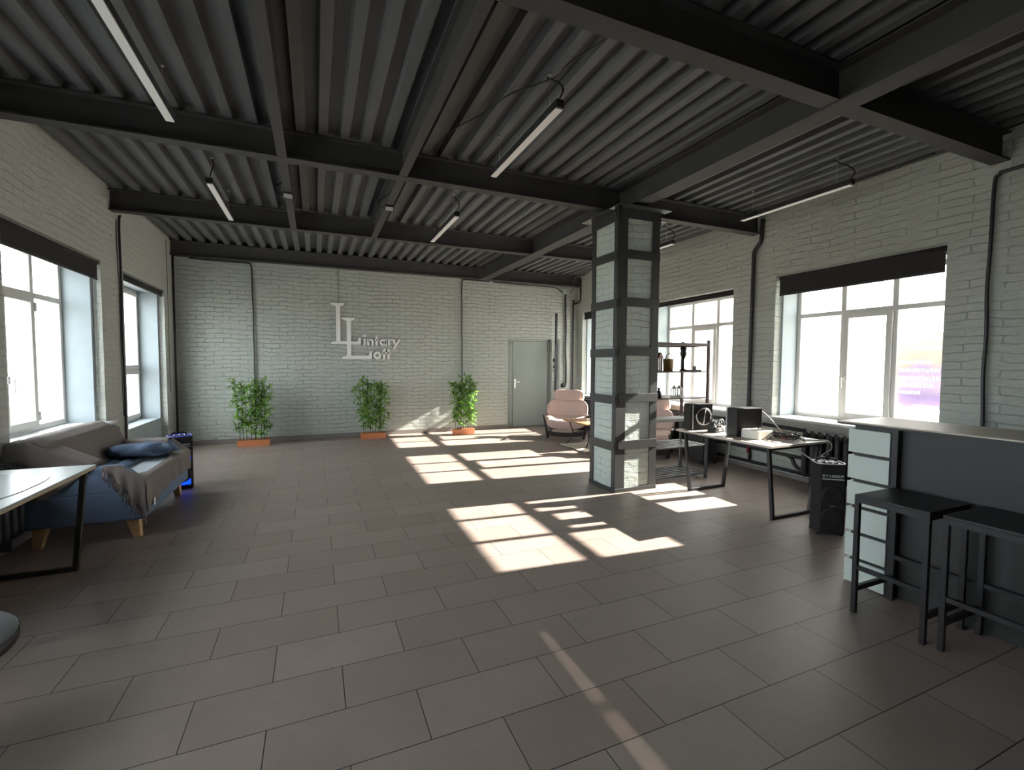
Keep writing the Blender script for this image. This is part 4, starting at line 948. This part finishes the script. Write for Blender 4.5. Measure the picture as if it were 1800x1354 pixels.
obj('grey_shelf', MB().box(RX0+p/2, RX1-.21, RY0-.01, RY1-.2, .765, .80), M['greyboard'], t, bev=.002, w=True)
# things on the rack
z = 1.4002
t = thing('wooden_house_lantern', 'red brown carved wooden house lantern on the upper shelf beside the pillar', 'lantern', (3.96, 4.66, z), .5)
m_ = MB(); m_.box(-.07, .07, -.06, .06, 0, .012)
for x in (-.063, .063):
    for y in (-.053, .053): m_.box(x-.008, x+.008, y-.008, y+.008, .012, .16)
m_.box(-.07, .07, -.06, .06, .075, .087); m_.box(-.075, .075, -.065, .065, .16, .17)
m_.prism([(-.085, .17), (.085, .17), (0, .235)], -.07, .07, lambda a, b, d: (a, d, b)); m_.box(-.008, .008, -.06, -.048, .012, .16); m_.box(-.055, .055, .045, .055, .012, .16)
obj('house_frame', m_, M['hut'], t, bev=.002)
obj('handle', MB().tube(smooth([(-.03, 0, .21), (-.02, 0, .26), (.02, 0, .26), (.03, 0, .21)], 4), .004, 6), M['rubber'], t)
t = thing('straw_bucket', 'straw coloured round bucket with a dark handle on the upper shelf', 'bucket', (4.20, 4.70, z))
obj('bucket', MB().lathe([(.001, 0), (.058, 0), (.066, .155), (.064, .157), (.056, .012), (.001, .012)], (0, 0, 0), 32), M['bucket'], t)
obj('handle', MB().tube(smooth([(-.066, -.02, .14), (-.055, -.03, .20), (.0, -.03, .225), (.055, -.02, .18), (.066, -.01, .14)], 5), .005, 6), M['rubber'], t)
t = thing('figurine', 'dark carved figurine fixed near the rack rear post', 'figurine', (4.60, 4.86, z))
obj('figure', MB().lathe([(.001, 0), (.05, 0), (.05, .015), (.016, .03), (.014, .15), (.028, .18), (.046, .23), (.036, .27), (.046, .30), (.03, .335), (.018, .36), (.001, .365)], (0, 0, 0), 14), M['rubber'], t)
o = obj('tray', MB().box(4.40, 4.62, 4.55, 4.70, z, z+.018), M['rubber'], bev=.004); tag(o, 'flat black tray at the right of the upper shelf', 'tray')
o = obj('candle_holder', MB().lathe([(.001, 0), (.022, 0), (.024, .05), (.02, .05), (.018, .01), (.001, .01)], (4.565, 4.62, z+.0182), 18), M['lantern']); tag(o, 'tiny white candle holder standing on the black tray', 'candle holder')
z = 1.0652
def lant(x, y, label):
    t = thing('metal_lantern', label, 'lantern', (x, y, z), .3)
    m_ = MB(); m_.box(-.032, .032, -.032, .032, 0, .012); m_.box(-.034, .034, -.034, .034, .105, .115)
    for a in (-.028, .028):
        for b in (-.028, .028): m_.box(a-.004, a+.004, b-.004, b+.004, .012, .105)
    m_.lathe([(.034, .115), (.018, .135), (.012, .14), (.012, .15), (.001, .155)], (0, 0, 0), 12); obj('lantern_frame', m_, M['lantern'], t)
    obj('lantern_glass', MB().box(-.026, .026, -.026, .026, .014, .104), M['glass'], t)
    obj('ring_handle', MB().tube([(.014*math.cos(2*PI*k/12), 0, .165+.014*math.sin(2*PI*k/12)) for k in range(12)], .002, 5, closed=True), M['lantern'], t)
lant(4.27, 4.66, 'white metal candle lantern on the middle shelf, left one of the pair')
lant(4.37, 4.68, 'white metal candle lantern on the middle shelf, right one of the pair')
o = obj('vase', MB().lathe([(.001, 0), (.034, 0), (.040, .03), (.026, .075), (.013, .095), (.013, .115), (.022, .125), (.001, .125)], (3.985, 4.62, z), 24), M['bottle']); tag(o, 'small dark bulbous vase on the middle shelf', 'vase')
o = obj('bottle', MB().lathe([(.001, 0), (.028, 0), (.028, .10), (.012, .13), (.018, .15), (.024, .17), (.015, .185), (.001, .188)], (3.905, 4.66, z), 20), M['rubber']); tag(o, 'dark bottle on the middle shelf half hidden by the pillar', 'bottle')

# low cabinet by window 2 sill
c = rw(5.40, 5.35, 0)
t = thing('low_cabinet', 'low black cabinet with a white top under the second window', 'cabinet', c)
obj('body', MB(M=RWM).box(5.24, 5.50, 5.1, 5.46, .05, .62), M['pipe'], t, bev=.004, w=True); obj('top', MB(M=RWM).box(5.22, 5.52, 5.08, 5.48, .62, .65), M['sill'], t, bev=.004, w=True)
m_ = MB(M=RWM)
for x in (5.26, 5.48):
    for y in (5.12, 5.44): m_.box(x-.015, x+.015, y-.015, y+.015, 0, .05)
obj('foot', m_, M['rubber'], t, w=True)

# ================================================================== ARMCHAIRS
def armchair():
    t = thing('rocking_armchair', 'x', 'armchair')
    bkR = Matrix.Rotation(-.36, 3, 'X')
    def bend(p): return Vector((p.x, p.y, p.z+.42*p.x*p.x))
    sc_ = obj('seat_cushion', MB().pillow((0, -.05, .315), (.41, .31, .085), .42, Matrix.Rotation(.12, 3, 'X'), .02, 2, 7, 64, 28, bend), M['cush'], t)
    def bb(p):
        w = p.x/.42; q = Vector((p.x, p.y-.20*w*w, p.z-(.05*w*w if p.z > 0 else 0)))
        if p.y < 0: q.y += .03*math.exp(-(p.x/.02)**2)+.010*math.exp(-((abs(p.x)-.16)/.02)**2)
        q.y += .010*mnoise.noise(Vector((p.x*26, p.z*3, 5))); return q
    obj('back_cushion', MB().pillow((0, .19, .50), (.42, .085, .235), .36, bkR, .0, 5, 7, 96, 34, bb), M['cush'], t)
    def hb(p):
        q = p.copy(); q.y += .006*mnoise.noise(Vector((p.x*40, p.z*4, 2))); return q
    obj('head_cushion', MB().pillow((0, .30, .805), (.325, .085, .125), .34, bkR, .0, 8, 9, 96, 30, hb), M['cush'], t)
    obj('cushion_piping', MB().tube([Vector((0, .30, .805))+bkR @ Vector((x, -.03, z)) for x, z in [(-.30, -.10), (-.318, 0), (-.30, .105), (0, .122), (.30, .105), (.318, 0), (.30, -.10)]], .005, 6), M['cush'], t)
    obj('front_roll', MB().pillow((0, -.32, .27), (.38, .06, .10), .42, Matrix.Rotation(.3, 3, 'X'), .01, 9, 8, 56, 22, bend), M['cush'], sc_)
    for s in (-1, 1):
        m_ = MB(); x = s*.43; xi = s*.36
        m_.bar((x, -.36, .47), (xi, -.30, .02), .035, .085, (0, 1, 0)); m_.bar((x-.01*s, .24, .42), (xi, .27, .03), .03, .06, (0, 1, 0))
        P = smooth([(xi, -.34, .02), (xi, -.2, .055), (xi, .0, .075), (xi, .18, .055), (xi, .31, .02)], 4)
        for a, b in zip(P, P[1:]): m_.bar(a, b, .035, .065)
        m_.bar((x, -.39, .455), (x-.01*s, .27, .42), .035, .03)
        obj('side_frame', m_, M['blackwood'], t, bev=.004)
    P = smooth([(-.36, -.31, .11), (-.24, -.31, .085), (0, -.31, .075), (.24, -.31, .085), (.36, -.31, .11)], 4); m_ = MB()
    for a, b in zip(P, P[1:]): m_.bar(a, b, .03, .085)
    obj('front_cross_bar', m_, M['blackwood'], t)
    obj('rear_cross_bar', MB().bar((-.35, .25, .12), (.35, .25, .12), .03, .05), M['blackwood'], t, bev=.004)
    for s in (-1, 1): obj('back_support', MB().tube([(s*.2, .27, .12), (s*.2, .42, .72)], .012, 8), M['blackwood'], t)
    obj('prop_leg', MB().tube([(-.35, .22, .25), (-.47, .46, .012)], .010, 8), M['blackwood'], t)
    return t
a1 = armchair(); a1.location = (4.73, 8.2, 0); a1.rotation_euler.z = -math.radians(35); a1['label'] = 'beige cushioned armchair on a black frame, left of the pillar by the door'
a1['group'] = 'beige armchairs'
a2 = dup(a1, (5.08, 6.14, 0), -math.radians(48), 'beige cushioned armchair on a black frame, right of the pillar behind the rack')
m_ = MB(); m_.bar((0, 0, 0), (0, 0, .22), .05, .012, (0, 1, 0)); m_.bar((-.02, .02, .0), (.02, .02, .0), .012, .03)
o = obj('leather_strap', m_, M['blackwood']); o.location = (4.93, 5.80, .24); tag(o, 'dark brown strap hanging in front of the right armchair', 'strap')

# coffee table and rug
t = thing('coffee_table', 'low wooden coffee table with curved dark metal legs, beside the pillar', 'table', (4.72, 7.12, 0))
obj('tabletop', MB().box(4.24, 5.2, 6.72, 7.52, .425, .45), M['ctop'], t, bev=.008, w=True, seg=3)
for x, sx in ((4.33, -1), (5.10, 1)):
    for y, sy in ((6.82, -1), (7.42, 1)):
        obj('leg', MB().tube(smooth([(x, y, .425), (x-sx*.02, y-sy*.02, .33), (x-sx*.055, y-sy*.03, .22), (x-sx*.04, y-sy*.02, .12), (x+sx*.01, y+sy*.01, .04), (x+sx*.05, y+sy*.02, .008)], 5), .011, 8), M['pipe'], t, w=True)
m_ = MB(); m_.tube(smooth([(4.37, 6.85, .20), (4.72, 7.0, .26), (5.06, 7.39, .20)], 6), .008, 6); m_.tube(smooth([(4.37, 7.39, .20), (4.72, 7.2, .26), (5.06, 6.85, .20)], 6), .008, 6)
obj('stretcher', m_, M['pipe'], t, w=True)
def rug_f(u, v): return (4.10+.70*u+.02*N3(v*6, 0), 6.52+.82*v+.02*N3(u*6, 4), .012+.010*abs(N3(u*14, v*12))+.012*abs(math.sin(v*30+u*3))*(.5+.5*N3(u*3, v*3)))
o = obj('rug', MB().grid(rug_f, 60, 60), M['rug'], solid=.012); tag(o, 'small rumpled cream rug under the coffee table', 'rug')

# ---- poles leaning at the far wall
t = thing('folded_stand', 'tall black folded tripod stand leaning by the grey door', 'stand', (5.16, 9.50, 0))
obj('pole', MB().bar((5.16, 9.48, .04), (5.215, 9.60, 2.66), .05, .05, (0, 1, 0)), M['pipe'], t, bev=.01, w=True)
m_ = MB()
for a, b in ((-.06, -.02), (.05, -.03), (0, .05)): m_.bar((5.165+a*.6, 9.49+b*.5, 1.9), (5.155+a, 9.48+b, .01), .02, .02, (0, 1, 0))
obj('leg', m_, M['pipe'], t, w=True)
obj('clamp', MB().box(5.10, 5.17, 9.49, 9.54, 1.52, 1.60).box(5.10, 5.17, 9.48, 9.53, 1.38, 1.44), M['rubber'], t, bev=.006, w=True)
obj('clamp_knob', MB().lathe([(.001, -.02), (.018, -.02), (.018, .02), (.001, .02)], (5.09, 9.50, 1.31), 14, 'X'), M['chrome'], t, w=True)
o = obj('grey_pole', MB().bar((5.33, 9.62, 0), (5.335, 9.68, 2.06), .055, .03, (0, 1, 0)), M['galv'], bev=.004); tag(o, 'dull grey flat pole leaning at the wall right of the black stand', 'pole')

# ================================================================== BAR
t = thing('bar_counter', 'charcoal bar counter with a sage slatted end and sand coloured top', 'bar', (3.6, .5, 0))
obj('counter_top', MB().box(3.325, 3.86, -1.9, 2.045, 1.102, 1.112), M['bartop'], t, bev=.002, w=True)
obj('top_underside', MB().box(3.327, 3.858, -1.898, 2.043, 1.090, 1.1015), M['rubber'], t, w=True)
obj('front_panel', MB().box(3.42, 3.44, -1.85, 1.72, 0, 1.09), M['barboard'], t, bev=.002, w=True)
obj('end_panel', MB().box(3.385, 3.80, 1.735, 1.96, 0, 1.09), M['rubber'], t, w=True)
obj('corner_post', MB().box(3.372, 3.415, 1.70, 1.735, 0, 1.09), M['rubber'], t, bev=.002, w=True)
obj('back_panel', MB().box(3.78, 3.80, -1.85, 1.735, 0, 1.09), M['barboard'], t, w=True)
n = 6; hs = 1.075/n
for k in range(n):
    obj('slat', MB().box(3.362, 3.385, 1.738, 1.985, .008+k*hs, .008+(k+1)*hs-.022).box(3.385, 3.80, 1.962, 1.985, .008+k*hs, .008+(k+1)*hs-.022), M['slat'], t, bev=.002, w=True)
# pale cabinet behind the bar against the wall
c = rw(5.5, 2.7, 0)
t = thing('side_cabinet', 'pale cabinet with a white top glimpsed behind the bar under the window', 'cabinet', c)
obj('body', MB(M=RWM).box(5.22, 5.55, 2.30, 2.58, .04, .90), M['pipe'], t, bev=.004, w=True); obj('top', MB(M=RWM).box(5.20, 5.70, 2.26, 2.60, .90, .925), M['sill'], t, bev=.004, w=True)
obj('plinth', MB(M=RWM).box(5.25, 5.53, 2.33, 2.56, 0, .04), M['rubber'], t, w=True)

# ---- bar stools
def stool(x0, x1, y0, y1, label):
    cx, cy = (x0+x1)/2, (y0+y1)/2; w, d_ = x1-x0, y1-y0; zt = .722; s = .026
    t = thing('bar_stool', label, 'stool', (cx, cy, 0))
    obj('seat', MB().box(-w/2, w/2, -d_/2, d_/2, zt-.016, zt), M['stooltop'], t, bev=.002)
    m_ = MB()
    for y in (-1, 1): m_.box(-w/2+s, w/2-s, y*(d_/2-s/2)-s/2, y*(d_/2-s/2)+s/2, zt-.046, zt-.016)
    for x in (-1, 1): m_.box(x*(w/2-s/2)-s/2, x*(w/2-s/2)+s/2, -d_/2+s, d_/2-s, zt-.046, zt-.016)
    obj('seat_frame', m_, M['stool'], t)
    for x in (-1, 1):
        for y in (-1, 1): obj('leg', MB().box(x*(w/2-s/2)-s/2, x*(w/2-s/2)+s/2, y*(d_/2-s/2)-s/2, y*(d_/2-s/2)+s/2, 0, zt-.016), M['stool'], t, bev=.002)
    for x in (-1, 1): obj('stretcher', MB().box(x*(w/2-s/2)-.010, x*(w/2-s/2)+.010, -d_/2+s, d_/2-s, .27, .295), M['stool'], t)
    for y in (-1, 1): obj('stretcher', MB().box(-w/2+s, w/2-s, y*(d_/2-s/2)-.010, y*(d_/2-s/2)+.010, .135, .165), M['stool'], t)
    return t
stool(2.965, 3.37, 1.335, 1.705, 'black square bar stool nearest the slatted end of the bar')
stool(2.985, 3.39, .90, 1.29, 'black square bar stool cut off by the right edge of the photo')

# ---- repeats of a kind share a group
GR = {'linear_lamp': 'hanging strip lamps', 'steel_beam': 'steel ceiling beams', 'roller_blind': 'roller blinds over the windows', 'window_sill': 'white window sills', 'radiator': 'cast iron radiators',
      'bar_stool': 'bar stools at the counter', 'party_speaker': 'tall floor speakers', 'floodlight': 'small ceiling floodlights', 'metal_lantern': 'white metal lanterns on the rack', 'bamboo_planter': 'bamboo planters by the far wall', 'rocking_armchair': 'beige armchairs'}
for o in bpy.data.objects:
    if o.parent is None and o.name.split('.')[0] in GR: o['group'] = GR[o.name.split('.')[0]]
